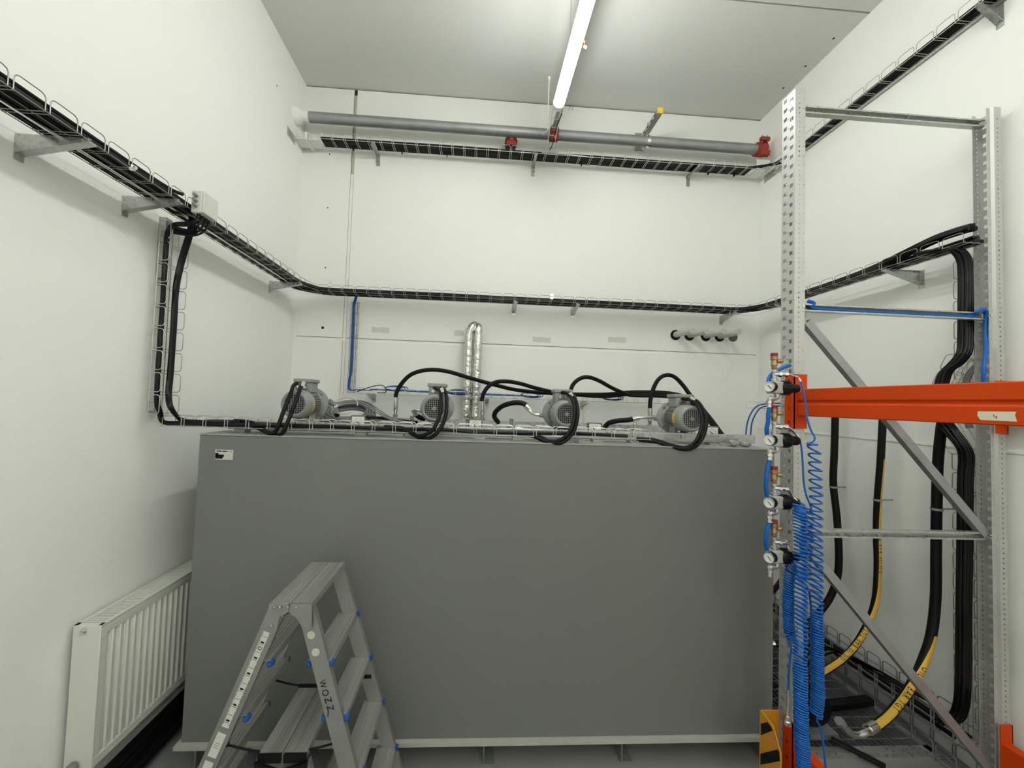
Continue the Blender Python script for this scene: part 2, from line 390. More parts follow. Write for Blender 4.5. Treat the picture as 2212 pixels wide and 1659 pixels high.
# upper run cables
for k in range(7):
    a = .013+.0165*k
    cab([(xa, 3.325+a, ZT2+.014)]+[(x, 3.325+a+random.uniform(-.003, .003), ZT2+.014+random.uniform(-.002, .003)) for x in (-1, -.5, 0, .5, 1, 1.5, 2)]+[(2.38, 3.325+a, ZT2+.014)], .0115, 'thick black cable in the upper tray on the back wall', 'black cables in the upper back tray', res=3)
for k in range(3):
    a = .014+.024*k
    cab([(2.36-.03*k, 3.36, ZT2+.02), (2.47, 3.26, ZT2+.0), (2.482+a, 3.1, ZT2-.028)]+[(2.482+a, y, ZT2-.027+random.uniform(-.002, .002)) for y in (2.5, 2, 1.5, 1, .5, -.2)], .011, 'thick black cable in the upper tray of the right wall', 'black cables in the upper right tray', res=3)
for px, py in ((764, 311), (869, 322), (966, 331), (1256, 348), (1530, 370), (1586, 374)):
    q = at(px, py, Y=3.42); MB().box((q.x-.004, 3.41, ZT2-.022), (q.x+.004, 3.43, ZT2+.004)).build('cable_tie', BLK, t4)

# junction box on the left tray
pj = Vector((XA+.012, 1.97, ZT1+.015))
jb = thing('junction_box', 'small pale grey junction box fixed to the left cable tray', 'junction box', pj)
MB().box((pj.x-.012, pj.y-.055, pj.z-.03), (pj.x+.035, pj.y+.05, pj.z+.075)).build('body', mat('pale_grey_plastic', (.62, .63, .57), .5), jb, mods=bevel(.004))
MB().box((pj.x+.035, pj.y-.053, pj.z-.028), (pj.x+.045, pj.y+.048, pj.z+.073)).build('lid', mat('pale_grey_plastic', (.6, .6, .55), .5), jb, mods=bevel(.003))
for k in range(4): MB().cyl((pj.x+.012, pj.y-.035+.024*k, pj.z-.03), (pj.x+.012, pj.y-.035+.024*k, pj.z-.048), .008, n=10).build('gland', BLKP, jb)
for k in range(3): MB().cyl((pj.x+.012, pj.y-.055, pj.z+.0+.024*k), (pj.x+.012, pj.y-.075, pj.z+.0+.024*k), .008, n=10).build('gland', mat('grey_gland', (.25, .25, .24), .5), jb)

# vertical ladder tray on the left wall and its thick cables
XV = -1.545
t6 = tray('upright wire mesh tray on the left wall carrying two thick black cables', (XV, 1.985, H-.12), (0, 0, 1), .95, (0, 1, 0), (1, 0, 0), .125, .05, r=.0022, cell=.1, rows=2)
MB().box((XL, 2.02, H+.55), (XV, 2.06, H+.85)).build('backing_channel', GALV, t6); MB().box((XL, 2.02, H-.1), (XV, 2.06, H-.05)).build('backing_channel', GALV, t6)
def P3(l): return [at(x, y, **({'X': v} if ax == 'X' else {'Y': v})) for x, y, ax, v in l]
G2 = 'thick black cables of the upright left tray'
cab(P3([(425, 478, 'X', -1.38), (404, 484, 'X', -1.42), (376, 486, 'X', -1.49), (362, 505, 'X', -1.51), (357, 560, 'X', -1.52), (352, 650, 'X', -1.52), (345, 750, 'X', -1.52), (339, 860, 'X', -1.52), (345, 888, 'X', -1.515), (352, 911, 'Y', 2.06), (385, 914, 'Y', 2.07), (450, 911, 'Y', 2.07), (520, 912, 'Y', 2.07)]), .012, 'thick black cable at the outer edge of the upright left tray', None)
for k in range(3):
    o = .014*k
    cab([p+Vector((-.004*k, o*.9, -.006*k)) for p in P3([(412, 470, 'X', -1.40), (408, 500, 'X', -1.44), (390, 560, 'X', -1.49), (378, 620, 'X', -1.50), (373, 700, 'X', -1.50), (366, 800, 'X', -1.50), (362, 850, 'X', -1.49), (368, 880, 'X', -1.45), (392, 906, 'Y', 2.06), (430, 911, 'Y', 2.06), (500, 913, 'Y', 2.06)])], .010, 'thick black cable bowing down inside the upright left tray', G2)
for k in range(4):
    cab([(pj.x+.012, pj.y-.035+.024*k, pj.z-.045), (pj.x+.0, pj.y-.04+.02*k, pj.z-.075-.006*k), (pj.x-.03, pj.y-.01, pj.z-.10-.008*k), (pj.x-.10, pj.y-.03, pj.z-.095-.01*k)], .005, 'short black cable looping under the junction box', 'cables under the junction box')

# small upright tray with blue cables, low tray on the back wall
p = at(757, 852, Y=3.45); ZL = H+.03
t7 = tray('narrow upright wire tray with blue cables on the back wall', (at(757, 740, Y=3.44).x, 3.45, ZL), (0, 0, 1), .78, (1, 0, 0), (0, -1, 0), .055, .035, DWIRE)
tb = 'blue data cables down the back wall'
for k in range(3):
    o = Vector((.006*k-.006, .004*k, 0))
    cab([q+o for q in P3([(771, 630, 'Y', 3.36), (768, 645, 'Y', 3.40), (764, 660, 'Y', 3.42), (763, 690, 'Y', 3.43), (761, 740, 'Y', 3.43), (758, 800, 'Y', 3.43), (753, 830, 'Y', 3.43), (756, 842, 'Y', 3.42), (775, 842, 'Y', 3.40), (800, 843, 'Y', 3.40), (822, 842, 'Y', 3.40), (1000+30*k, 851, 'Y', 3.38), (1150, 856, 'Y', 3.38)])], .0042, 'blue cable dropping down the narrow tray on the back wall', tb, BLUEP)
xb = at(768, 842, Y=3.31).x
t8 = tray('low wire mesh shelf tray along the back wall just above the tank', (xb, 3.30, ZL), (1, 0, 0), 2.62, (0, 1, 0), (0, 0, 1), .16, .045, WIREW)
for px in (808, 1020, 1052, 1196, 1258): 
    q = at(px, 850, Y=3.48); bracket(t8, (q.x, YB, ZL-.003), (0, -1, 0), .19, .05)
for px, py in ((850, 842), (985, 850), (1145, 856), (1320, 862)):
    q = at(px, py, Y=3.33); mb = MB()
    for j in range(3):
        mb.tube([q+Vector((cos(a)*(.07+.012*j)+.01*j, .02*sin(a)+.01*j, sin(a)*.014*(1+.3*j)+.012)) for a in [2*pi*i/24 for i in range(24)]], .0038, 6, closed=True)
    tag(mb.build('cable_loop', BLUEP, smooth=60), {850: 'slack loop of blue cable at the left end of the low tray', 985: 'blue cable loop beside the foil wrapped pipe', 1145: 'blue cable loop left of the third motor', 1320: 'blue cable loop between the third and fourth motors'}[px], 'cable loop', 'blue cable loops in the low tray')
cab(P3([(772, 846, 'Y', 3.36), (800, 836, 'Y', 3.34), (822, 832, 'Y', 3.33), (833, 838, 'Y', 3.33), (832, 848, 'Y', 3.33), (815, 848, 'Y', 3.34)]), .0035, 'thin dark cable curling up from the left end of the low tray', None)

# thin loose white wire
cab(P3([(1578, 662, 'Y', 3.3), (1575, 700, 'Y', 3.38), (1573, 740, 'Y', 3.42), (1576, 775, 'Y', 3.42), (1578, 790, 'Y', 3.40), (1570, 812, 'Y', 3.38), (1558, 825, 'Y', 3.36)]), .0026, 'thin white wire dangling from the middle tray near the right corner', None, WHITE, name='wire')

# ------------------------------------------------------------------ pipes at the top
mb = MB()
pa, pb = at(680, 255, Y=3.34), at(1648, 323, Y=3.34); zp = (pa.z+pb.z)/2; xl = at(669, 255, Y=3.34).x
mp = thing('sprinkler_pipe', 'thick grey steel pipe along the top of the back wall', 'pipe', (xl, 3.34, zp))
MB().tube([(xl, 3.34, zp), (2.50, 3.34, zp)], .043, 28).build('pipe_body', GALVD, mp)
MB().tube([(XL+.02, 3.34, zp), (xl, 3.34, zp)], .045, 20).build('painted_end', WALL, mp)
MB().lathe([(.075, 0), (.07, .02), (.045, .06)], (XL, 3.34, zp), (1, 0, 0), 24).build('wall_collar', WALL, mp)
cx = at(1640, 322, Y=3.34).x
mb = MB(); mb.lathe([(.047, -.045), (.058, -.042), (.060, -.02), (.052, -.012), (.060, -.004), (.062, .03), (.050, .045)], (cx+.01, 3.34, zp), (1, 0, 0), 20)
mb.box((cx-.03, 3.27, zp+.045), (cx+.05, 3.30, zp+.075)).box((cx-.03, 3.27, zp-.085), (cx+.05, 3.31, zp-.045)); mb.build('coupling', RED, mp)
for dx in (-.012, .035): MB().cyl((cx+dx, 3.285, zp+.03), (cx+dx, 3.285, zp+.095), .006, n=8).build('bolt', CHROME, mp)
XBR = .585
mb = MB(); mb.lathe([(.046, -.035), (.056, -.033), (.056, .033), (.046, .035)], (XBR+.012, 3.34, zp), (1, 0, 0), 24)
mb.lathe([(.030, 0), (.036, .05), (.034, .075)], (XBR, 3.33, zp), (0, -1, 0), 20); mb.box((XBR-.02, 3.27, zp-.085), (XBR+.03, 3.30, zp-.03)); mb.build('tee_coupling', RED, mp)
mb = MB().cyl((XBR+.004, 3.28, zp-.06), (XBR+.004, 3.255, zp-.075), .011, n=10); mb.build('bolt', CHROME, mp)
br = MB().tube([(XBR, 3.27, zp), (XBR, -2, zp)], .024, 20)
tag(br.build('branch_pipe', GALVD), 'thinner grey pipe branching forward above the tube light', 'pipe')
mb = MB().cyl((XBR+.03, at(1262, 88, X=XBR+.03).y, zp-.02), (XBR+.05, at(1262, 88, X=XBR+.03).y, zp-.03), .012, n=10); mb.cyl((XBR+.02, 2.42, zp-.01), (XBR+.034, 2.42, zp-.025), .009, n=8)
tag(mb.build('sprinkler', BRASS), 'small brass sprinkler nozzle beside the tube light', 'sprinkler')
# hanging strut with yellow cap
sx = at(1414, 280, Y=3.2).x
sb = thing('pipe_hanger', 'slotted steel strut with yellow end cap holding the thick pipe', 'pipe hanger', (sx, 3.3, zp))
mb = MB(); z0, z1 = zp+.08, zp+.12
for a, b in (((sx-.02, 3.10, z0), (sx-.017, 3.5, z1)), ((sx+.017, 3.10, z0), (sx+.02, 3.5, z1)), ((sx-.02, 3.10, z0), (sx+.02, 3.5, z0+.003)), ((sx-.02, 3.10, z1-.003), (sx-.012, 3.5, z1)), ((sx+.012, 3.10, z1-.003), (sx+.02, 3.5, z1))): mb.box(a, b)
mb.box((sx-.05, 3.49, z0-.06), (sx+.03, 3.5, z1+.06)); mb.build('strut', GALV, sb)
for k in range(5): MB().box((sx-.0212, 3.14+.07*k, z0+.013), (sx-.0198, 3.17+.07*k, z0+.027)).build('slot', BLK, sb)
MB().box((sx-.023, 3.092, z0-.003), (sx+.023, 3.106, z1+.003)).build('end_cap', YCAP, sb, mods=bevel(.003))
MB().cyl((sx, 3.34, zp+.04), (sx, 3.34, zp+.17), .005, n=8).build('threaded_rod', GALV, sb)
MB().lathe([(.044, -.014), (.049, -.014), (.049, .014), (.044, .014)], (sx, 3.34, zp), (1, 0, 0), 28).box((sx-.014, 3.335, zp-.07), (sx+.014, 3.345, zp-.045)).build('clamp_ring', CHROME, sb)
# white drop rod and small hanging ladder of wire beside the light
rx = at(1184, 250, Y=3.0)
mb = MB().tube([(rx.x, 3.0, at(1184, 172, Y=3.0).z), (rx.x, 3.0, at(1184, 172, Y=3.0).z-.4), (rx.x-.005, 3.2, H+2.22)], .004, 6); mb.cyl((rx.x, 3.0, at(1184, 172, Y=3.0).z), (rx.x, 3.0, at(1184, 172, Y=3.0).z+.02), .010, n=10)
tag(mb.build('drop_rod', WHITE), 'slim white rod hanging left of the tube light end', 'rod')
mb = MB(); A0, A1 = at(1195, 235, Y=2.9), at(1180, 325, Y=3.3); B0, B1 = at(1211, 240, Y=2.9), at(1196, 325, Y=3.3)
mb.tube([A0, A1], .003, 6); mb.tube([B0, B1], .003, 6)
for k in range(6): f = k/5; mb.tube([A0.lerp(A1, f), B0.lerp(B1, f)], .0025, 6)
tag(mb.build('wire_ladder', WIREW), 'short sloping wire ladder between tube light and upper tray', 'wire ladder')
cab([B0+Vector((.01, 0, -.02)), B0.lerp(B1, .4)+Vector((-.015, 0, -.01)), B0.lerp(B1, .8)+Vector((-.02, 0, -.01)), B1+Vector((-.03, .04, .02))], .004, 'thin black lead dropping from the tube light to the upper tray', None)
cab(P3([(1170, 330, 'Y', 3.33), (1230, 334, 'Y', 3.33), (1280, 340, 'Y', 3.33), (1300, 338, 'Y', 3.4)]), .004, 'thin white cable lying on the upper tray right of the tube light', None, WHITE)
# round red alarm sounder
bp = at(1104, 308, Y=3.42)
bl = thing('alarm_sounder', 'round red alarm sounder standing behind the upper tray', 'alarm sounder', bp)
MB().lathe([(.0, -.045), (.030, -.045), (.044, -.035), (.050, -.012), (.050, .02), (.046, .03)], bp, (0, 1, 0), 32).build('red_dome', RED, bl)
MB().lathe([(.046, -.02), (.054, -.018), (.054, .03), (.046, .075)], bp, (0, 1, 0), 32).build('black_ring', BLKP, bl)
MB().box(bp+Vector((-.016, -.0475, .0)), bp+Vector((.016, -.0445, .016))).build('label_plate', PAPER, bl)
MB().box(bp+Vector((-.045, -.05, -.05)), bp+Vector((.045, -.047, -.02))).build('lower_band', RED, bl)

# ------------------------------------------------------------------ things on the walls
# foil wrapped pair of pipes
fx, fz = at(1012, 760, Y=3.38).x, at(1022, 712, Y=3.38).z
for k, (dx, lab) in enumerate(((0, 'left pipe of the silver foil wrapped pair rising to an elbow'), (.077, 'right pipe of the silver foil wrapped pair'))):
    x = fx+dx; pts = [(x, 3.38, H-.2)]+[(x+random.uniform(-.001, .001), 3.38, H-.2+.05*j) for j in range(1, 16)]
    if k == 0: pts += [(x+.004, 3.38, fz-.03), (x+.02, 3.39, fz+.02), (x+.045, 3.42, fz+.045), (x+.06, 3.5, fz+.05)]
    else: pts += [(x, 3.38, fz-.02), (x-.003, 3.395, fz+.02), (x-.006, 3.43, fz+.035), (x-.006, 3.5, fz+.035)]
    P = catmull(pts, 3); mb = MB(); mb.tube(P, [.035+random.uniform(-.0022, .0022) for _ in P], 18)
    tag(mb.build('insulated_pipe', FOIL, smooth=50), lab, 'pipe')
mb = MB().lathe([(.068, 0), (.064, .006), (.02, .008)], (fx+.085, 3.5, fz+.02), (0, -1, 0), 24); tag(mb.build('wall_rosette', WALL), 'white round wall collar behind the foil pipe elbow', 'wall collar')
# pipe stubs through round holes
labs = ('first', 'second', 'third', 'fourth')
for k, (hx, hy, tx, ty) in enumerate(((1459, 724, 1477, 715), (1489, 725, 1508, 716), (1524, 726, 1543, 717), (1554, 727, 1578, 719))):
    q = at(hx, hy, Y=3.5)
    s = thing('pipe_stub', labs[k]+' pale pipe stub from the left sticking out of the wall', 'pipe stub', q, 'pale pipe stubs on the back wall')
    MB().lathe([(.0, .0), (.046, .0), (.047, .003), (0, .003)], q, (0, -1, 0), 24).build('hole_dark_disc', BLK, s)  # black disc in place of a real opening, the hole's darkness as colour
    e = Vector((q.x+.03, 3.27, q.z+.005)); mb = MB(); mb.tube([(q.x+.004, 3.5, q.z+.006), e], .028, 18); mb.build('tube', FOAM, s)
    MB().lathe([(.022, .0), (.022, .0015)], e, (Vector(e)-Vector((q.x, 3.5, q.z))), 18).build('tube_mouth', mat('pale_inside', (.5, .5, .46), .7), s)
q = at(1583, 728, Y=3.5)
tag(MB().lathe([(0, 0), (.043, 0), (.044, .003), (.04, .0035), (0, .0025)], q, (0, -1, 0), 24).build('empty_hole_disc', mat('hole_shade', (.10, .10, .095), .8)), 'empty round hole right of the pipe stubs, its shade a dark disc', 'hole')  # flat disc, shade of the empty hole put into its grey
# smears, plugs and stickers
for px, py, w_, h_, lab in ((822, 713, .15, .045, 'grey rubbed patch right of the blue cable tray'), (992, 720, .085, .05, 'grey rubbed patch left of the foil pipe'), (1170, 734, .16, .045, 'grey rubbed patch right of the foil pipe'), (1333, 734, .16, .045, 'grey rubbed patch left of the pipe stubs')):
    q = at(px, py, Y=3.5); mb = MB(); n = 12; vs = [(q.x-w_/2, 3.4985, q.z-h_/2)]
    poly = [(-w_/2+w_*i/n, -h_/2+random.uniform(-.004, .004)) for i in range(n+1)]+[(w_/2-w_*i/n, h_/2+random.uniform(-.004, .004)) for i in range(n+1)]
    mb.ext(poly, (q.x, 3.5, q.z), (q.x, 3.4985, q.z), (1, 0, 0), (0, 0, 1)); tag(mb.build('tape_residue', MARK), lab, 'wall mark')
for px, py, lab in ((697, 708, 'largest dark chip in the back wall by the left corner'), (703, 578, 'dark drill hole just above the middle tray'), (708, 449, 'dark drill hole in mid wall near the left corner'), (712, 333, 'dark drill hole just below the upper tray')):
    q = at(px, py, Y=3.5); r = .013 if px == 697 else .006
    tag(MB().lathe([(0, .001), (r, .001), (r*.9, .0)], q+Vector((0, -.001, 0)), (0, 1, 0), 7).build('drill_hole', SHADOWGAP), lab, 'drill hole')
q = at(598, 185, X=XL); tag(MB().lathe([(0, .001), (.007, .001), (.005, 0)], q, (1, 0, 0), 7).build('drill_hole', SHADOWGAP), 'tiny dark hole high on the left wall', 'drill hole')
for px, py, X, nx, lab in ((629, 293, XL, 1, 'small grey printed sticker on the left wall below the pipe end'), (1663, 379, XR, -1, 'small grey printed sticker on the right wall in the corner')):
    q = at(px, py, X=X); st = thing('wall_sticker', lab, 'sticker', q)
    MB().box((min(X, X+nx*.002), q.y-.07, q.z-.035), (max(X, X+nx*.002), q.y+.07, q.z+.035)).build('sheet', mat('sticker_grey', (.42, .42, .39), .7), st)
    mb = MB()
    for k in range(3): mb.box((min(X+nx*.002, X+nx*.003), q.y-.05, q.z-.022+.018*k), (max(X+nx*.002, X+nx*.003), q.y+.05-.02*k, q.z-.014+.018*k))
    mb.build('print', mat('sticker_print', (.22, .22, .2), .7), st)

# ------------------------------------------------------------------ the steel tank
TX0, TX1, TY0, TY1, TZ0, TZ1 = -1.312, 1.562, 2.0, 3.25, H-1.635, H-.203
tk = thing('steel_tank', 'large closed grey painted steel tank filling the middle of the room', 'tank', (0, 2.6, 0))
mb = MB().box((TX0, TY0, TZ0), (TX1, TY1, TZ1-.003)); mb.build('tank_body', TANK, tk, mods=bevel(.002, 1))
MB().box((TX0-.002, TY0-.003, TZ1-.003), (TX1+.002, TY1+.002, TZ1+.003)).build('top_plate', TANKTOP, tk)
MB().box((TX0-.018, TY0-.025, TZ0-.018), (TX1+.018, TY1+.02, TZ0)).build('base_plate', PLATE, tk)
for px in (428, 1045, 1342, 1690):
    q = at(px, 1620, Y=2.03)
    if px == 428: q.x = TX0+.055
    if px == 1690: q.x = TX1-.03
    mb = MB().box((q.x-.004, TY0+.02, .008), (q.x+.004, TY1-.02, TZ0-.018)).box((q.x-.004, TY0+.02, 0), (q.x+.055, TY1-.02, .008))
    mb.build('support_rib', TANK, tk)
np_ = at(484, 982, Y=TY0); a, b = at(466, 971, Y=TY0), at(503, 993, Y=TY0)
pl = MB().box((a.x, TY0-.003, b.z), (b.x, TY0, a.z)).build('nameplate', PAPER, tk)
wd_, ht_ = b.x-a.x, a.z-b.z; mb = MB()
for z0, z1, f in ((.13, .28, .44), (.31, .46, .50), (.48, .62, .20)): mb.box((a.x+.02*wd_, TY0-.0042, b.z+z0*ht_-.002), (a.x+f*wd_, TY0-.003, b.z+z1*ht_+.002))
text(mb, 's.r.o.', (b.x-.16*wd_, TY0-.0042, a.z-.15*ht_), (1, 0, 0), (0, 0, 1), .012)
mb.box((a.x+.08*wd_, TY0-.004, a.z-.20*ht_), (a.x+.36*wd_, TY0-.0031, a.z-.09*ht_)); mb.box((a.x+.40*wd_, TY0-.004, a.z-.20*ht_), (a.x+.66*wd_, TY0-.0031, a.z-.09*ht_))
for k in range(3): mb.box((a.x+.46*wd_, TY0-.0042, b.z+(.15+.17*k)*ht_), (b.x-.04*wd_, TY0-.0036, b.z+(.155+.17*k)*ht_))
mb.build('nameplate_print', BLK, pl)

# square tube rail that carries the motors
rx0, rx1 = at(492, 910, Y=2.14).x, at(1632, 945, Y=2.14).x; RZ0, RZ1 = H-.187, H-.141
rl = thing('mounting_rail', 'long square galvanised rail with pen numbers on top of the tank', 'rail', (0, 2.165, TZ1))
MB().box((rx0, 2.14, RZ0), (rx1, 2.185, RZ1)).build('rail_tube', GALV, rl, mods=bevel(.004))
MB().box((rx0, 2.92, RZ0), (rx1-.1, 2.96, RZ1)).build('rear_rail_tube', GALV, rl)
for px in (520, 600, 780, 860, 1035, 1118, 1290, 1370, 1540, 1596):
    q = at(px, 940, Y=2.15)
    MB().box((q.x-.028, 2.135, TZ1+.003), (q.x+.028, 2.19, RZ0)).build('rail_foot', GALV, rl)
    MB().box((q.x-.028, 2.92, TZ1+.003), (q.x+.028, 2.97, RZ0)).build('rail_foot', GALV, rl)
for ch, px, py in (('8', 638, 915), ('7', 930, 929), ('6', 1207.5, 936), ('5', 1471, 944)):
    mb = MB(); q = at(px, py, Y=2.1395); text(mb, ch, q, (1, 0, 0), (0, 0, 1), .026); mb.build('pen_number', BLK, rl)
q = at(484, 905, Y=2.13)
mb = MB().cyl(q+Vector((.02, .01, -.012)), q+Vector((.02, -.012, -.012)), .010, n=14); mb.build('end_bolt', CHROME, rl)

# wire tray in front of the rail
tx0, tx1 = at(346, 905, Y=2.03).x, at(1408, 940, Y=2.03).x
t9 = tray('wire mesh tray along the tank front edge with cables running to the motors', (tx0, 2.035, H-.172), (1, 0, 0), tx1-tx0, (0, 1, 0), (0, 0, 1), .085, .05, WIRE, r=.0018, rows=1)
G3 = 'black cables in the tank front tray'
for k, (xe, dy) in enumerate(((.80, .015), (.40, .033), (-.1, .050), (-.5, .066))):
    cab([(tx0+.05, 2.04+dy, H-.159)]+[(tx0+.3+i*.25, 2.04+dy+random.uniform(-.004, .004), H-.159+random.uniform(0, .006)) for i in range(int((xe-tx0-.3)/.25))]+[(xe, 2.04+dy, H-.158)], .009, ('black cable in the tank front tray running to the rightmost motor', 'black cable in the tank front tray running to the third motor', 'black cable in the tank front tray ending at the second motor', 'black cable in the tank front tray ending left of the second motor')[k], None)

# ------------------------------------------------------------------ electric motors
def make_motor(loc, label, sticker):
    t = thing('electric_motor', label, 'electric motor', loc, 'grey electric motors in a row on the tank')
    L = Vector(loc); ax = L+Vector((0, 0, .094)); Y = Vector((0, 1, 0))
    mb = MB(); mb.lathe([(.054, .004), (.062, .0), (.069, .006), (.0765, .024), (.078, .035), (.078, .085), (.073, .085)], ax, Y, 40)
    mb.f.pop(); mb.f.pop(); mb.build('fan_cover', MOT, t, smooth=50)
    mb = MB(); R_ = .055; n = 10
    for k in range(n):
        c = -R_+2*R_*(k+.5)/n; h = sqrt(max(0, R_*R_-c*c))
        for p, q in (((c, -h), (c, h)), ((-h, c), (h, c))):
            mb.box(ax+Vector((min(p[0], q[0])-.0014, .003, min(p[1], q[1])-.0014)), ax+Vector((max(p[0], q[0])+.0014, .006, max(p[1], q[1])+.0014)))
    mb.build('fan_grille', MOT, t, smooth=None)
    MB().lathe([(0, .001), (.011, .001), (.012, .006)], ax, Y, 16).build('grille_hub', MOT, t)
    MB().lathe([(0, .014), (.056, .014), (.056, .016)], ax, Y, 30).build('fan_disc', BLK, t)
    mb = MB(); n = 40; prof = []
    for k in range(n):
        a = 2*pi*k/n
        for rr, da in ((.058, -.03), (.068, -.018), (.068, .018), (.058, .03)): prof.append((rr*cos(a+da), rr*sin(a+da)))
    mb.ext(prof, ax+Y*.083, ax+Y*.205, (1, 0, 0), (0, 0, 1)); mb.build('finned_body', MOT, t)
    mb = MB(); mb.lathe([(.062, .205), (.070, .207), (.072, .226), (.093, .232), (.094, .234), (.094, .246), (.05, .247), (.05, .262), (0, .262)], ax, Y, 40); mb.build('flange', MOT, t)
    for k in range(4):
        a = pi/4+pi/2*k; c = ax+Vector((.082*cos(a), .22, .082*sin(a)))
        MB().cyl(c, c+Y*.014, .0065, n=6).build('bolt', CHROME, t)
    bx = MB().box(L+Vector((-.045, .105, .158)), L+Vector((.045, .195, .214))).box(L+Vector((-.040, .11, .140)), L+Vector((.040, .19, .158))).build('terminal_box', MOT, t, mods=bevel(.004))
    MB().box(L+Vector((-.053, .098, .214)), L+Vector((.053, .202, .234))).build('box_lid', MOT, bx, mods=bevel(.004))
    for dx in (-.018, .016): MB().cyl(L+Vector((dx, .108, .192)), L+Vector((dx, .088, .190)), .0105, n=12).build('cable_gland', CHROME, bx)
    mb = MB().box(L+Vector((-.045, .11, -.0)), L+Vector((.045, .20, .006))).box(L+Vector((-.040, .12, .004)), L+Vector((-.028, .19, .045))).box(L+Vector((.028, .12, .004)), L+Vector((.040, .19, .045))); mb.build('foot', MOT, t)
    if sticker is not None:
        mb = MB(); P = [ax+Y*.052, ax+Y*.080]
        mb.tube(P, .0788, 10, arc=(sticker-.35, sticker+.35), ref=Vector((1, 0, 0))); mb.build('yellow_sticker', YSTR, t)
    # earth lead at the foot
    mb = MB(); mb.tube(catmull([L+Vector((.05, .09, .03)), L+Vector((.054, .08, .02)), L+Vector((.062, .06, -.004)), L+Vector((.075, .05, -.012))], 4), .0022, 5); mb.build('earth_lead', YSTR, t)
    mb = MB().cyl(L+Vector((.05, .095, .05)), L+Vector((.05, .095, -.005)), .004, n=6); mb.cyl(L+Vector((.05, .095, .052)), L+Vector((.05, .095, .06)), .006, n=8); mb.build('screw', CHROME, t)
    return t
mcs = [at(634.6, 873, Y=2.165), at(937.8, 882.4, Y=2.165), at(1224.8, 895, Y=2.165), at(1496.5, 905, Y=2.165)]
MZ = RZ1+.001; ML = ('electric motor nearest the left corner, yellow sticker on its side', 'electric motor with two looped conduits, in front of the foil pipe', 'electric motor behind the number 6 on the rail', 'rightmost electric motor, above the number 5 on the rail')
motors = []
for k, c in enumerate(mcs):
    dz = c.z-.094
    motors.append(make_motor((c.x, 2.165, dz), ML[k], {0: .15, 3: pi}.get(k)))

# conduits from terminal boxes down over the tray
def corr(pts, r, label, group=None, name='conduit', m=RUB):
    P = catmull(pts, 14); mb = MB(); mb.tube(P, [r*(1.0 if i % 2 else .86) for i in range(len(P))], 10)
    o = mb.build(name, m, smooth=60); return tag(o, label, 'conduit', group)
cond = {
 0: [[(641, 828, 2.262), (634, 833, 2.19), (628, 850, 2.10), (612, 890, 2.035), (603, 915, 2.005), (594, 933, 2.0), (580, 934, 2.01), (562, 924, 2.06), (540, 912, 2.075), (505, 909, 2.08)],
     [(657, 828, 2.262), (650, 834, 2.19), (645, 850, 2.10), (630, 890, 2.035), (620, 915, 2.005), (611, 934, 2.0), (600, 940, 2.01), (580, 935, 2.03), (558, 925, 2.06), (530, 913, 2.07)]],
 1: [[(938, 838, 2.262), (950, 845, 2.20), (953, 862, 2.13), (952, 885, 2.06), (945, 910, 2.02), (930, 933, 2.0), (905, 942, 2.01), (890, 935, 2.04), (868, 925, 2.06), (830, 922, 2.07)],
     [(952, 838, 2.262), (962, 846, 2.20), (965, 865, 2.13), (964, 890, 2.06), (957, 915, 2.02), (941, 938, 2.0), (920, 948, 2.01), (900, 942, 2.03), (875, 930, 2.05), (845, 926, 2.07)]],
 2: [[(1214, 848, 2.262), (1226, 851, 2.20), (1237, 865, 2.13), (1241, 890, 2.06), (1234, 925, 2.01), (1215, 948, 2.0), (1190, 953, 2.01), (1165, 943, 2.04), (1145, 936, 2.06), (1110, 933, 2.07)],
     [(1228, 849, 2.262), (1238, 854, 2.20), (1246, 872, 2.13), (1248, 897, 2.06), (1240, 930, 2.015), (1218, 954, 2.0), (1195, 957, 2.005), (1170, 950, 2.02), (1148, 941, 2.05), (1115, 937, 2.07)]],
 3: [[(1474, 862, 2.262), (1492, 864, 2.20), (1508, 878, 2.12), (1517, 905, 2.06), (1512, 935, 2.02), (1500, 956, 2.0), (1480, 967, 2.0), (1450, 962, 2.01), (1415, 951, 2.04), (1375, 948, 2.07)],
     [(1489, 862, 2.262), (1506, 867, 2.20), (1519, 885, 2.12), (1526, 908, 2.06), (1521, 937, 2.02), (1507, 960, 2.0), (1485, 970, 1.99), (1455, 966, 2.005), (1418, 955, 2.03), (1380, 951, 2.06)]]}
CL = ('left corner motor', 'motor in front of the foil pipe', 'third motor from the left', 'rightmost motor')
for k, pr in cond.items():
    for j, l in enumerate(pr): corr([at(x, y, Y=v) for x, y, v in l], .0105, ('inner', 'outer')[j]+' black ribbed conduit hanging in front of the '+CL[k])
for k in (0, 1, 2, 3):
    q = at(*((655, 829), (955, 842), (1234, 852), (1497, 861))[k], Y=2.17)
    o = MB().box(q+Vector((-.008, -.004, -.012)), q+Vector((.008, .008, .012)), Matrix.Rotation(radians((10, -20, -35, -60)[k]), 3, 'Y'), q).build('cable_marker', PAPER)
    tag(o, 'small white marker tag on the conduits of the '+CL[k], 'tag', 'white marker tags on the conduits')

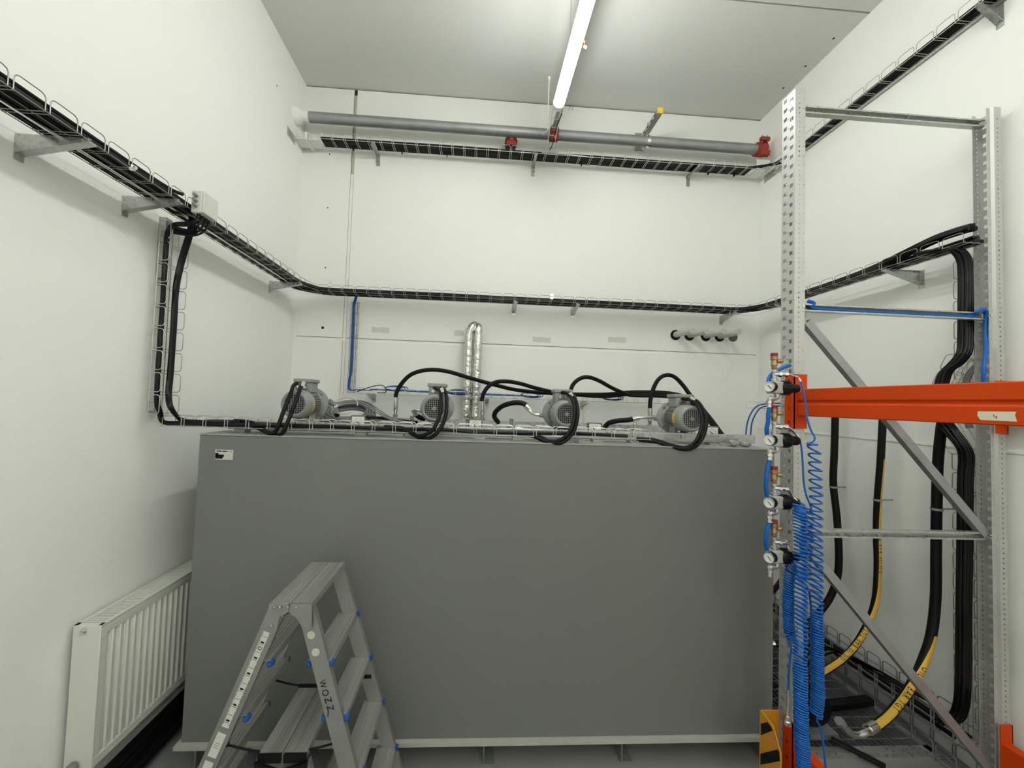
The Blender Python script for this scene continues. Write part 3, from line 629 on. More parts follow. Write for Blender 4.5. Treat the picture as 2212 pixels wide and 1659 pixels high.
# big black oil hoses with plated ferrules at the back of the tank
def hose(pts, r, label, m=RUB, group=None, name='oil_hose', res=8):
    mb = MB(); P = catmull(pts, res); mb.tube(P, r, 14); t = thing(name, label, 'hose', P[0], group); mb.build('hose_body', m, t, smooth=60); return t, P
HY = 3.02
def bundle_end(off): return [at(x, y+off, Y=v) for x, y, v in ((1300, 853, 3.24), (1370, 848, 3.22), (1450, 851, 3.12), (1500, 868, 2.98), (1530, 900, 2.82), (1556, 935, 2.70), (1585, 975, 2.70))]
hs = [((855, 872), [(856, 850, HY), (868, 828, HY), (890, 808, HY), (925, 799, HY), (965, 802, HY), (1010, 815, HY+.05), (1060, 829, HY+.1), (1120, 843, HY+.18), (1200, 850, 3.22)], 'longest black oil hose arching from left of the second motor'),
      ((1042, 880), [(1042, 858, HY), (1052, 838, HY), (1070, 826, HY), (1095, 824, HY), (1125, 829, HY+.05), (1160, 839, HY+.1), (1210, 849, 3.22)], 'black oil hose arching up just right of the foil pipe'),
      ((1232, 880), [(1233, 845, HY), (1240, 828, HY), (1255, 817, HY), (1272, 815, HY), (1295, 823, HY+.05), (1322, 838, HY+.12), (1350, 850, 3.2)], 'black oil hose arching from behind the third motor'),
      ((1404, 895), [(1405, 865, HY), (1412, 838, HY), (1424, 818, HY), (1441, 810, HY), (1458, 815, HY), (1475, 832, HY), (1492, 855, HY-.02)], 'steep black oil hose arching beside the rightmost motor')]
for k, (b0, arc, lab) in enumerate(hs):
    B = at(*b0, Y=HY); top = Vector((B.x, HY, B.z))
    pts = [Vector((B.x, HY, B.z-.02)), top]+[at(x, y, Y=v) for x, y, v in arc]
    if k < 3:
        e = bundle_end((-1, 3, 6)[k]); pts += [p+Vector((0, .0, 0)) for p in (e[1:] if k == 2 else e)]
    else: pts += [at(x, y, Y=v) for x, y, v in ((1512, 880, 2.95), (1540, 920, 2.82), (1570, 960, 2.75))]
    t, P = hose(pts, .0155, lab)
    MB().lathe([(.0, -.085), (.012, -.085), (.015, -.055), (.018, -.05), (.018, -.02), (.0195, -.018), (.0195, .045), (.0175, .047)], top, (0, 0, 1), 18).build('ferrule', CHROME, t)
    fb = top.z-.085
    s = thing('pipe_stub', ('flanged steel stub under the longest oil hose', 'flanged steel stub right of the foil pipe', 'flanged steel stub behind the third motor', 'flanged steel stub left of the rightmost motor')[k], 'pipe stub', (B.x, HY, TZ1))
    MB().lathe([(.035, 0), (.035, .008), (.018, .008), (.018, fb-TZ1)], (B.x, HY, TZ1+.003), (0, 0, 1), 20).build('stub_body', MOT, s)
    MB().lathe([(.021, 0), (.021, .018)], (B.x, HY, fb-.012), (0, 0, 1), 6).build('hex_nut', GALVD, s)

# suction hoses with bent steel elbows beside motors 2, 3 and 4
def elbow_hose(motor, side, pts_elbow, pts_hose, label):
    t = thing('suction_hose', label, 'hose', at(*pts_hose[-1][:2], Y=pts_hose[-1][2]))
    E_ = [at(x, y, Y=v) for x, y, v in pts_elbow]; Hh = [at(x, y, Y=v) for x, y, v in pts_hose]
    mb = MB(); mb.tube(catmull([E_[-1]]+Hh, 8), .0155, 12); mb.build('hose_body', RUB, t)
    mb = MB(); P = catmull(E_, 6); mb.tube(P, .0105, 12); mb.build('bent_elbow', CHROME, t)
    mb = MB(); d = (Hh[0]-E_[-1]).normalized(); mb.tube([E_[-1]-d*.025, E_[-1]+d*.02], .0175, 14); mb.build('ferrule', CHROME, t)
    d = (E_[1]-E_[0]).normalized(); mb = MB(); mb.tube([E_[0]-d*.02, E_[0]+d*.014], .0165, 6); mb.build('hex_nut', GALVD, t)
    return t
elbow_hose(2, -1, [(1170, 896, 2.42), (1155, 895, 2.42), (1146, 889, 2.42), (1140, 880, 2.43)], [(1131, 872, 2.43), (1112, 870, 2.44), (1088, 876, 2.46), (1072, 888, 2.5), (1068, 900, 2.54), (1076, 912, 2.6)], 'black suction hose curling left of the third motor')
elbow_hose(3, -1, [(1417, 903, 2.42), (1402, 902, 2.42), (1385, 902, 2.42), (1372, 904, 2.43)], [(1358, 907, 2.43), (1335, 909, 2.44), (1315, 914, 2.47), (1305, 925, 2.5)], 'black suction hose left of the rightmost motor')
elbow_hose(1, -1, [(912, 888, 2.42), (905, 886, 2.42), (899, 886, 2.43), (896, 890, 2.44)], [(899, 896, 2.45), (908, 902, 2.46), (918, 905, 2.47)], 'short black suction hose tucked left of the second motor')
elbow_hose(0, 1, [(716, 870, 2.42), (720, 873, 2.43), (724, 878, 2.44), (726, 884, 2.45)], [(727, 890, 2.46), (728, 897, 2.48)], 'short plated elbow and hose right of the left corner motor')
cab(P3([(790, 900, 'Y', 2.5), (830, 904, 'Y', 2.5), (870, 909, 'Y', 2.4), (900, 912, 'Y', 2.3)]), .009, 'thick black cable lying behind the rail left of the second motor', None)

# coil of grey cable
ct = at(754, 884, Y=2.62); mb = MB(); pts = []
c0 = Vector((ct.x, 2.62, TZ1+.105)); turns = 26; RT = Matrix.Rotation(radians(27), 3, 'X')
for i in range(turns*26):
    a = 2*pi*i/26; k = i//26; rr = .098+.0085*((k*5) % 7)-.004*sin(a*3+k)
    pts.append(c0+RT@Vector((cos(a)*rr*1.12+.010*sin(k), sin(a)*rr, .013*((k*3) % 6)-.033+.006*cos(2*a+k))))
mb.tube(pts, .0052, 6)
ck = mb.build('cable_coil', GCAB, smooth=60); tag(ck, 'big coil of grey cable lying behind the left corner motor', 'cable coil')
mb = MB(); q = at(745, 876, Y=2.5); mb.tube([q+Vector((cos(a)*.075, .05*sin(a), sin(a)*.05)) for a in [2*pi*i/30*.86 for i in range(31)]], .0035, 6)
tag(mb.build('loose_loop', mat('light_cable', (.5, .5, .47), .5)), 'single pale cable loop standing up out of the grey coil', 'cable')
for k in range(3): cab([at(795+k*3, 878-3*k, Y=2.6), at(815+k*4, 892-2*k, Y=2.5), at(835+k*4, 903-k, Y=2.4), at(858+k*5, 910, Y=2.3), at(880+k*5, 914, Y=2.22)], .0045, 'grey cable running from the coil down to the rail', 'grey cables leaving the coil', GCAB)

# square level gauges
def level_gauge(px, py, yv, label, turn):
    q = at(px, py, Y=yv); t = thing('level_gauge', label, 'gauge', (q.x, yv, TZ1), 'square dial gauges standing on the tank')
    c = Vector((q.x, yv, TZ1+.055)); R_ = Matrix.Rotation(radians(turn), 3, 'Z')
    def bx(n, a, b, m, par=None, md=None):
        mb = MB(); mb.box(c+Vector(a), c+Vector(b), R_, c); return mb.build(n, m, par or t, mods=md)
    bx('housing', (-.041, -.004, -.041), (.041, .026, .041), mat('dark_grey_plastic', (.12, .12, .12), .4), None, bevel(.006))
    f = bx('dial', (-.034, -.006, -.034), (.034, -.004, .034), DIAL)
    mb = MB()
    for a in range(-120, 121, 30):
        s_, c_ = sin(radians(a)), cos(radians(a)); e = Vector((s_*.020, -.0068, c_*.020)); g = Vector((s_*.026, -.0068, c_*.026))
        mb.tube([c+R_@e, c+R_@g], .0012, 4)
    mb.tube([c+R_@Vector((-.012, -.0072, .010)), c+R_@Vector((.006, -.0072, -.008))], .0022, 5)
    mb.lathe([(0, -.002), (.006, -.002), (.006, 0)], c+R_@Vector((.004, -.006, -.006)), (0, 1, 0), 12); mb.build('pointer', BLK, f)
    MB().cyl(c+Vector((0, .015, -.055)), c+Vector((0, .015, -.03)), .012, n=12).build('socket', CHROME, t)
level_gauge(774, 898, 2.36, 'square dial gauge leaning in front of the grey cable coil', 12)
level_gauge(1027, 910, 2.36, 'square dial gauge below the foil wrapped pipe', 0)
level_gauge(1285, 917, 2.36, 'square dial gauge right of the third motor', -8)
level_gauge(1537, 928, 2.36, 'square dial gauge right of the rightmost motor', -10)

# small fittings on the tank lid
def fitting(px, py, yv, label, kind):
    q = at(px, py, Y=yv); b = Vector((q.x, yv, TZ1+.003)); t = thing('pipe_fitting', label, 'fitting', b)
    if kind == 0:
        MB().lathe([(.020, 0), (.020, .02), (.013, .022), (.013, .06), (.017, .062), (.017, .075), (.009, .08), (.009, .092)], b, (0, 0, 1), 8).build('plug_body', CHROME, t)
    else:
        MB().lathe([(.045, 0), (.045, .02), (.03, .026), (.03, .05), (.012, .055), (.012, .085), (.016, .09), (0, .095)], b, (0, 0, 1), 18).build('valve_body', MOT, t)
        MB().cyl(b+Vector((.02, 0, .035)), b+Vector((.075, 0, .030)), .012, n=12).build('side_port', CHROME, t)
        MB().cyl(b+Vector((.075, 0, .030)), b+Vector((.09, 0, .030)), .016, n=6).build('hex_nut', GALVD, t)
fitting(822, 893, 2.75, 'small plated plug standing right of the grey coil', 0)
fitting(1010, 905, 2.75, 'small plated plug left of the foil wrapped pipe', 0)
fitting(890, 905, 2.55, 'low grey valve lying left of the second motor', 1)
fitting(1105, 905, 2.55, 'low grey valve between second and third motors', 1)
fitting(1372, 918, 2.75, 'small plated plug left of the rightmost motor', 0)
for px, lab in ((1330, 'round grey lid flange left of the rightmost motor'), (880, 'round grey lid flange left of the second motor')):
    q = at(px, 912, Y=2.75); tag(MB().lathe([(.16, 0), (.16, .012), (.14, .014), (.14, .02), (0, .022)], (q.x, 2.72, TZ1+.003), (0, 0, 1), 36).build('lid_flange', TANKTOP), lab, 'lid')
q = at(1260, 958, Y=2.05); tag(MB().box((q.x-.05, 2.02, TZ1+.003), (q.x+.03, 2.06, TZ1+.014), Matrix.Rotation(.35, 3, 'Z'), q).box((q.x-.03, 2.04, TZ1+.014), (q.x+.0, 2.06, TZ1+.022)).build('steel_offcut', MOT), 'small steel offcut lying on the tank edge below the third motor', 'offcut')
q = at(1563, 962, Y=2.16)
for px in (1600,):
    q = at(px, 963, Y=2.09); t = thing('pipe_fitting', 'pair of small plated fittings under the right end of the rail', 'fitting', (q.x, 2.09, TZ1+.003))
    for d in (-.05, .02): MB().lathe([(.0, -.03), (.014, -.03), (.018, -.01), (.018, .01), (.012, .03), (0, .03)], (q.x+d, 2.08, TZ1+.021), (1, .3, 0), 12).build('fitting_body', GALV, t)

# ------------------------------------------------------------------ radiator on the left wall
RX, RY0, RY1, RZt, RZb = -1.457, 1.715, 2.95, H-.944, H-1.50
rd = thing('radiator', 'white ribbed panel radiator on the left wall, partly behind the tank', 'radiator', (RX-.05, 2.3, RZb))
poly = []; y = RY0+.03; pitch = .0355                    # pressed front panel: wide flutes and narrow ribs
while y < RY1-.04:
    poly += [(y, 0), (y+.006, -.010), (y+.0215, -.010), (y+.0275, 0)]; y += pitch
front = [(RY0, 0)]+poly+[(RY1, 0)]
prof = front+[(RY1, -.016), (RY0, -.016)]
mb = MB(); mb.ext(prof, (RX, 0, RZb+.035), (RX, 0, RZt-.045), (0, 1, 0), (1, 0, 0))
mb.box((RX-.016, RY0, RZt-.045), (RX, RY1, RZt-.012)).box((RX-.016, RY0, RZb), (RX, RY1, RZb+.035)); mb.build('front_panel', RADM, rd, mods=bevel(.0015, 1))
MB().box((RX-.10, RY0+.01, RZb), (RX-.085, RY1, RZt-.012)).build('rear_panel', RADM, rd)
sd = MB().box((RX-.104, RY0-.002, RZb+.005), (RX+.001, RY0+.002, RZt)).build('side_cover', RADM, rd, mods=bevel(.003))
mb = MB().box((RX-.104, RY0, RZt-.008), (RX-.09, RY1, RZt)).box((RX-.012, RY0, RZt-.008), (RX+.001, RY1, RZt)).box((RX-.104, RY0, RZt-.008), (RX, RY0+.02, RZt))
y = RY0+.03
while y < RY1: mb.box((RX-.09, y, RZt-.006), (RX-.012, y+.007, RZt-.002)); y += .013
mb.build('top_grille', RADM, rd)
q = at(183, 1362, Y=RY0); MB().lathe([(.012, 0), (.012, .006), (.007, .008), (.007, .018), (0, .019)], (q.x, RY0-.002, q.z), (0, -1, 0), 16).build('bleed_plug', CHROME, rd)
mb = MB().lathe([(.012, 0), (.018, .005), (.018, .03), (.010, .04), (0, .04)], (RX-.06, RY0-.002, RZb+.02), (0, -1, 0), 14); mb.build('valve', GCAB, rd)
mb = MB(); mb.box((XL, 1.9, RZb+.3), (RX-.10, 1.93, RZt-.03)); mb.build('wall_bracket', RADM, rd)

# dark pipes and channels low along the left wall
for k, (x, z, r) in enumerate(((XL+.075, .12, .014), (XL+.075, .17, .014), (XL+.10, .05, .02))):
    tag(MB().tube([(x, -.5, z), (x, 3.45, z)], r, 10).build('floor_pipe', CABLE), ('middle dark pipe running low along the left wall', 'upper dark pipe running low along the left wall', 'lowest dark pipe on the floor by the left wall')[k], 'pipe')

# ------------------------------------------------------------------ ladders
def tread(t, xc, y0, y1, z, wd, name='tread', caps=None, out=1, ends=True):
    """ribbed board with folded-down edges, running front to back"""
    n = 6; pr = []
    for k in range(n):
        a = -wd/2+wd*k/n; w2 = wd/n
        pr += [(a, 0), (a+w2*.66, 0), (a+w2*.7, -.0015), (a+w2*.96, -.0015)]
    pr += [(wd/2, 0), (wd/2, -.024), (wd/2-.003, -.024), (wd/2-.003, -.004), (-wd/2+.003, -.004), (-wd/2+.003, -.024), (-wd/2, -.024)]
    o = MB().ext(pr, (xc, y0, z), (xc, y1, z), (1, 0, 0), (0, 0, 1)).build(name, ALUT, t)
    if caps:
        for yy, sg in ((y0, -1), (y1, 1)):
            if sg < 0:
                for xx in (xc-wd/2+.006, xc+wd/2-.004): MB().lathe([(0, -.020), (.008, -.018), (.0125, -.006), (.0125, .004), (0, .006)], (xx-(.002 if xx < xc else -.002), yy+.010, z-.014), (0, 1, 0), 12).build('blue_cap', BLUEP, o)
            else: MB().box((xc-wd/2-.002, yy-.004, z-.022), (xc+wd/2+.002, yy+.006, z-.003)).box((xc+out*wd/2-.010, yy-.010, z-.014), (xc+out*wd/2+.008, yy+.008, z+.002)).build('blue_cap', BLUEP, o)
    return o
def rail(t, p0, p1, wd=.058, th=.022, name='side_rail'):
    """open channel upright leaning in the X-Z plane"""
    a, b = Vector(p0), Vector(p1); d = (b-a).normalized(); s = Vector((0, 1, 0)); u = d.cross(s).normalized()
    pr = [(-wd/2, 0), (wd/2, 0), (wd/2, th), (wd/2-.003, th), (wd/2-.003, .003), (-wd/2+.003, .003), (-wd/2+.003, th), (-wd/2, th)]
    return MB().ext(pr, a, b, u, s).build(name, ALU, t)
LZ = H-.742; LY0, LY1 = 1.50, 1.85
ld = thing('step_ladder', 'tall double sided aluminium step ladder with blue caps in front of the tank', 'step ladder', (-.63, 1.68, 0))
for k, xx in enumerate((-.667, -.594)): tread(ld, xx, LY0-.005, LY1+.005, LZ, .0715, 'platform_board')
# hinge plates at the near and far ends
for yy in (LY0-.004, LY1+.002):
    mb = MB().ext([(-.075, 0), (-.008, 0), (-.008, -.03), (-.035, -.045), (-.045, -.085), (-.075, -.095), (-.085, -.08)], (-.632, yy, LZ-.003), (-.632, yy-.004, LZ-.003), (1, 0, 0), (0, 0, 1))
    mb.ext([(.075, 0), (.004, 0), (-.004, -.02), (.004, -.036), (.022, -.045), (.045, -.08), (.062, -.095), (.078, -.08)], (-.632, yy-.004, LZ-.003), (-.632, yy-.008, LZ-.003), (1, 0, 0), (0, 0, 1)); hp = mb.build('hinge_plate', ALU, ld)
    mb = MB()
    for dx, dz in ((-.055, -.014), (-.036, -.014), (-.008, -.014), (.022, -.014), (.042, -.014), (-.062, -.078), (.056, -.080)): mb.lathe([(.0045, 0), (.0045, .004), (0, .006)], (-.632+dx, yy-.006, LZ+dz), (0, -1, 0), 8)
    rv = mb.build('rivets', GALVD, hp); rv['kind'] = 'stuff'
def rl_x(side, far, z):
    """rail centre line: left leans .38, right .32"""
    d = (H-.79)-z
    return (-.690-.385*d) if side < 0 else (-.575+(.335 if far else .31)*d)
for side in (-1, 1):
    for far, yy in ((0, LY0), (1, LY1-.022)):
        r_ = rail(ld, (rl_x(side, far, LZ-.03), yy, LZ-.03), (rl_x(side, far, .012), yy, .012))
        MB().box((rl_x(side, far, .02)-.04, yy-.004, 0), (rl_x(side, far, .02)+.04, yy+.028, .03)).build('rubber_foot', RUB, r_)
steps = [H-.953, H-1.143, H-1.334, H-1.53, H-1.70]
for z in steps:
    tread(ld, rl_x(1, 1, z)+.012-.02, LY0+.012, LY1-.012, z, .082, 'tread', True, 1)
    if z > .1: tread(ld, rl_x(-1, 1, z)+.012, LY0+.012, LY1-.012, z, .082, 'tread', True, -1)
# stay straps
for yy, nm in ((LY0+.02, 0), (LY1-.02, 1)):
    z = H-1.235 if nm else H-1.25
    a, b = Vector((rl_x(-1, 1, z)+.02, yy, z)), Vector((rl_x(1, 1, z)-.0, yy, z+.01)); m_ = a.lerp(b, .5)-Vector((0, 0, .035))
    MB().tube(catmull([a, a.lerp(m_, .5)-Vector((0, 0, .01)), m_, b.lerp(m_, .5)-Vector((0, 0, .008)), b], 6), .004, 6).build('stay_strap', RUB, ld)
    for p_ in (a, b): MB().cyl(p_-Vector((.018, 0, 0)), p_+Vector((.012, 0, 0)), .009, n=10).build('strap_end', RUB, ld)
# instruction sticker, price dots and pen writing on the near rails
def on_rail(side, f0, f1, wd, off=-.0012, m=PAPER, name='sticker', par=None):
    zt = LZ-.03; pz = lambda f: zt-f*zt
    A, B = Vector((rl_x(side, 0, pz(f0)), LY0+off, pz(f0))), Vector((rl_x(side, 0, pz(f1)), LY0+off, pz(f1)))
    d = (B-A).normalized(); u = Vector((0, 1, 0)).cross(d)
    mb = MB(); mb.ext([(-wd/2, 0), (wd/2, 0), (wd/2, .001), (-wd/2, .001)], A, B, u, (0, 1, 0)); return A, B, d, u, mb.build(name, m, ld)
A, B, d, u, st = on_rail(-1, .075, .40, .026)
mb = MB(); n = 12
for k in range(n):
    p = A.lerp(B, (k+.5)/n*.98)+Vector((0, -.0006, 0)); L_ = (B-A).length/n
    for s_ in (-.0125, .0105): mb.ext([(s_, 0), (s_+.001, 0), (s_+.001, .0004), (s_, .0004)], p-d*L_*.4, p+d*L_*.4, u, (0, 1, 0))
    if k % 2: mb.ext([(-.006, 0), (.006, 0), (.006, .0004), (-.006, .0004)], p-d*L_*.25, p-d*L_*.05, u, (0, 1, 0))
    mb.ext([(-.008, 0), (.008, 0), (.008, .0004), (-.008, .0004)], p+d*L_*.1, p+d*L_*.13, u, (0, 1, 0))
text(mb, 'G', A.lerp(B, .17)+Vector((0, -.001, 0)), -d, -u, .022)
mb.build('sticker_print', BLK, st)
for f0, f1 in ((.42, .50), (.515, .585), (.60, .67)):
    A, B, d, u, st = on_rail(-1, f0, f1, .030); mb = MB(); c = A.lerp(B, .5)+Vector((0, -.0006, 0))
    for k in (-1, 0, 1): mb.ext([(-.010, 0), (.010, 0), (.010, .0004), (-.010, .0004)], c+d*(.008*k), c+d*(.008*k+.0018), u, (0, 1, 0))
    mb.build('sticker_print', mat('grey_print', (.3, .3, .28), .6), st)
for f in (.085, .145):
    z = (LZ-.03)*(1-f); MB().lathe([(0, 0), (.014, 0), (.014, .001)], (rl_x(1, 0, z)-.004, LY0-.002, z), (0, 1, 0), 24).build('round_dot', mat('pale_dot', (.55, .53, .46), .6), ld)
mb = MB(); zt = LZ-.03
for ch, px, py, sz in (('W', 697, 1478, .030), ('O', 702, 1497, .034), ('Z', 708, 1513, .034), ('Z', 713, 1530, .034)):
    c = at(px, py, Y=LY0-.0012); d = Vector((.30, 0, -.954)); text(mb, ch, c, d, Vector((0, -1, 0)).cross(d), sz, .95)
mb.tube([at(709, 1537, Y=LY0-.0012), at(708, 1548, Y=LY0-.0012)], .0014, 5)
mb.build('pen_writing', BLK, ld)

# small two step stool standing inside the ladder
SZ, SY0, SY1 = H-1.262, 1.50, 1.82
sl = thing('step_stool', 'low aluminium step stool with black hinge standing under the tall ladder', 'step stool', (-.63, 1.66, 0))
for xx in (-.675, -.592): tread(sl, xx, SY0, SY1, SZ, .080, 'platform_board')
mb = MB().box((-.716, SY0-.012, SZ-.030), (-.638, SY0-.002, SZ-.003)).box((-.628, SY0-.012, SZ-.030), (-.551, SY0-.002, SZ-.003)); hb = mb.build('front_flap', BLKP, sl)
mb = MB().ext([(-.09, -.02), (0, -.05), (.09, -.02), (.088, -.055), (.05, -.068), (0, -.078), (-.05, -.068), (-.088, -.055)], (-.633, SY0-.022, SZ), (-.633, SY0-.012, SZ), (1, 0, 0), (0, 0, 1)); hg = mb.build('hinge', BLKP, sl)
mb = MB()
for dx in (-.078, -.058, .06, .078): mb.lathe([(.005, 0), (.005, .004), (0, .005)], (-.633+dx, SY0-.022, SZ-.046), (0, -1, 0), 8)
rv = mb.build('rivets', CHROME, hg); rv['kind'] = 'stuff'
MB().box((-.72, SY1-.005, SZ+.0), (-.545, SY1+.008, SZ+.008)).build('rear_lip', BLKP, sl)
for side in (-1, 1):
    for yy in (SY0-.01, SY1-.022):
        x0 = -.633+side*.07; r_ = rail(sl, (x0, yy, SZ-.03), (x0+side*.14, yy, .01), .045, .02, 'side_rail')
        MB().box((x0+side*.14-.03, yy-.003, 0), (x0+side*.14+.03, yy+.025, .025)).build('rubber_foot', RUB, r_)
    tread(sl, -.633+side*.125, SY0+.01, SY1-.01, SZ-.235, .075, 'tread', True, side)
mb = MB(); q0 = Vector((-.633-.07-.02, SY0-.012, SZ-.085)); mb.box(q0+Vector((-.008, -.001, -.05)), q0+Vector((.022, 0, .0))); st = mb.build('sticker', PAPER, sl)
MB().box(q0+Vector((.0, -.002, -.012)), q0+Vector((.014, -.001, -.003))).build('sticker_print', BLUEP, st)

# ------------------------------------------------------------------ pallet rack frame
def post_strip(mirror, x0, y0, z1, pitch=.0466):
    """rolled perforated upright: flange, step, side, front, side, step, flange"""
    W = .080; prof = [(.060, .012), (.042, .012), (.037, 0), (0, 0), (0, W), (.037, W), (.042, W-.012), (.060, W-.012)]
    sg = -1 if mirror else 1
    cum = [0]
    for a, b in zip(prof, prof[1:]): cum.append(cum[-1]+sqrt((a[0]-b[0])**2+(a[1]-b[1])**2))
    def P(u):
        for i in range(len(prof)-1):
            if u <= cum[i+1]+1e-9:
                f = (u-cum[i])/(cum[i+1]-cum[i]); a, b = prof[i], prof[i+1]; return (a[0]+(b[0]-a[0])*f, a[1]+(b[1]-a[1])*f)
        return prof[-1]
    c = cum; ub = set(c); holes = []
    fa = c[3]
    colA, colB, colM = (fa+.010, fa+.031), (fa+.049, fa+.070), (fa+.037, fa+.043)
    kA = (c[2]+.014, c[2]+.020); kB = (c[4]+.017, c[4]+.023); fA = (c[0]+.006, c[0]+.010); fB = (c[6]+.008, c[6]+.012)
    for g in (colA, colB, colM, kA, kB, fA, fB): ub |= set(g)
    ub = sorted(ub); n = int(z1/pitch); vb = set([0, z1])
    q = pitch
    bands = {'A': (.10, .48), 'B': (.56, .94), 'M': (.48, .56), 'k1': (.06, .22), 'k2': (.56, .72), 'f': (.30, .40)}
    fr = sorted(set(v for b in bands.values() for v in b))
    V = [0]
    for i in range(n):
        for f in fr: V.append((i+f)*q)
    V.append(z1)
    def hole(um, vm):
        i = int(vm/q); f = vm/q-i
        if i >= n: return False
        inb = lambda b: bands[b][0] < f < bands[b][1]
        for g, bs in ((colA, ('A',)), (colB, ('B',)), (colM, ('M',)), (kA, ('k1', 'k2')), (kB, ('k1', 'k2')), (fA, ('f',)), (fB, ('f',))):
            if g[0] < um < g[1] and any(inb(b) for b in bs): return True
        return False
    mb = MB(); nu = len(ub)
    for v in V:
        for u_ in ub:
            x, y = P(u_); mb.v.append(Vector((x0+sg*x, y0+y, v)))
    for j in range(len(V)-1):
        for i in range(nu-1):
            if not hole((ub[i]+ub[i+1])/2, (V[j]+V[j+1])/2): mb.f.append((j*nu+i, j*nu+i+1, (j+1)*nu+i+1, (j+1)*nu+i))
    return mb
PY = 1.760; PXL, PXR, PH = 1.466, 2.519, H+1.535
rk = thing('pallet_rack_frame', 'tall galvanised perforated rack frame standing right of the tank', 'rack frame', (2.0, 1.8, 0))
for mir, xx, nm in ((False, PXL, 'post'), (True, PXR, 'post')):
    p_ = post_strip(mir, xx, PY, PH if not mir else PH-.012).build(nm, mat('post_zinc', (.56, .565, .54), .45, .65, var=.06, vscale=12), rk, smooth=None, mods=solid(.002))
    sg = -1 if mir else 1
    MB().box((min(xx-.02*sg, xx+.09*sg), PY-.02, 0), (max(xx-.02*sg, xx+.09*sg), PY+.10, .006)).build('base_foot', GALV, p_)
def chan(a, b, wd=.036, dp=.026, name='brace'):
    """lipped channel, open side facing the room"""
    a, b = Vector(a), Vector(b); d = (b-a).normalized(); y = Vector((0, 1, 0)); u = y.cross(d).normalized(); t_ = .0025; l = .007
    pr = [(-wd/2, dp), (-wd/2, 0), (-wd/2+l, 0), (-wd/2+l, t_), (-wd/2+t_, t_), (-wd/2+t_, dp-t_), (wd/2-t_, dp-t_), (wd/2-t_, t_), (wd/2-l, t_), (wd/2-l, 0), (wd/2, 0), (wd/2, dp)]
    return MB().ext(pr, a, b, u, y).build(name, GALVD if name == 'diagonal_brace' else GALV, rk)
BX0, BX1, BY = PXL+.047, PXR-.047, PY+.027
for pz in (at(1745, 236, Y=BY).z, at(1745, 664, Y=BY).z, at(1775, 1153, Y=BY).z, .10):
    chan((BX0, BY, pz), (BX1, BY, pz), name='horizontal_brace')
for a, b in (((1745, 695), (2132, 1156)), ((1752, 1190), (2140, 1664))):
    A, B = at(*a, Y=BY), at(*b, Y=BY); A.y = B.y = BY-.002
    d = (B-A).normalized(); u = Vector((0, 1, 0)).cross(d); dp = .028; wd = .038
    B.z = max(B.z, .03)
    MB().ext([(-wd/2, 0), (wd/2, 0), (wd/2, dp), (wd/2-.003, dp), (wd/2-.003, .003), (-wd/2+.003, .003), (-wd/2+.003, dp), (-wd/2, dp)], A, B, u, (0, 1, 0)).build('diagonal_brace', GALVD, rk)
for z in (at(1745, 664, Y=BY).z, at(2130, 1156, Y=BY).z):
    for xx in (PXL+.052, PXR-.052): MB().cyl((xx, PY+.006, z), (xx, PY+.03, z), .007, n=8).build('bolt', CHROME, rk)

# orange beams with connectors
def beam(xf, sgn, z0, z1, label, y_end, tape=False, cz=None):
    t = thing('rack_beam', label, 'rack beam', (xf+sgn*.02, PY, z0), 'orange rack beams')
    h = z1-z0; g = .42*h                                      # face with a pressed groove
    pr = [(0, z0+.003), (0, z0+g), (.007, z0+g+.008), (.007, z0+g+.014), (0, z0+g+.022), (0, z0+g+.024), (0, z1-.003), (.003, z1), (.042, z1), (.045, z1-.003), (.045, z0+.003), (.042, z0), (.003, z0)]
    MB().ext([(sgn*x, z) for x, z in pr], (xf, PY-.008, 0), (xf, y_end, 0), (1, 0, 0), (0, 0, 1)).build('beam_body', ORANGE, t)
    c0, c1 = cz; xs = sorted((xf-sgn*.0115, xf-sgn*.0075)); mb = MB()
    mb.ext([(-.008, c0), (.045, c0+.004), (.050, c0+.03), (.050, c1-.03), (.045, c1), (-.008, c1)], (xs[0], PY, 0), (xs[1], PY, 0), (0, 1, 0), (0, 0, 1))
    ys = sorted((xf-sgn*.0115, xf+sgn*.050)); mb.box((ys[0], PY-.008, c0+.002), (ys[1], PY-.004, c1)); mb.build('connector_plate', ORANGE, t)
    for k in range(4):
        z = c0+.03+(c1-c0-.06)*k/3; mb = MB().lathe([(.006, 0), (.007, .002), (0, .003)], (xs[0] if sgn > 0 else xs[1], PY+.022, z), (-sgn, 0, 0), 8); mb.build('hook_dimple', mat('dark_orange', (.22, .02, .002), .6), t)
    return t
b1 = beam(PXL+.007, 1, H-.020, H+.103, 'orange step beam at eye height with a white tape label', -1.6, cz=(H-.080, H+.172))
a, b = at(2112, 886, X=PXL+.0065), at(2197, 912, X=PXL+.0065); c = at(2155, 899, X=PXL+.0065)
X_ = PXL+.0062; zt_, zb_ = c.z+.0125, c.z-.0125; ya, yb = a.y, b.y
mb = MB().ext([(ya, zt_), (ya+.0005, zb_+.012), (ya-.006, zb_), (yb, zb_-.001), (yb+.004, zt_-.008), (yb+.001, zt_+.001)], (X_, 0, 0), (X_+.001, 0, 0), (0, 1, 0), (0, 0, 1)); tp = mb.build('tape_label', TAPE, b1)
mb = MB(); fo = at(2150, 900, X=X_-.0004); e = lambda y, z: fo+Vector((0, -y, z))
mb.tube([e(-.003, .0065), e(-.0035, .0005), e(.0035, .000)], .0006, 5); mb.tube([e(.0025, .0015), e(.0022, -.006)], .0006, 5); mb.build('pen_number', BLK, tp)
beam(PXR-.007, -1, H-.020, H+.103, 'upper orange beam on the right post, mostly hidden behind the front beam', -1.6, cz=(H-.075, H+.178))
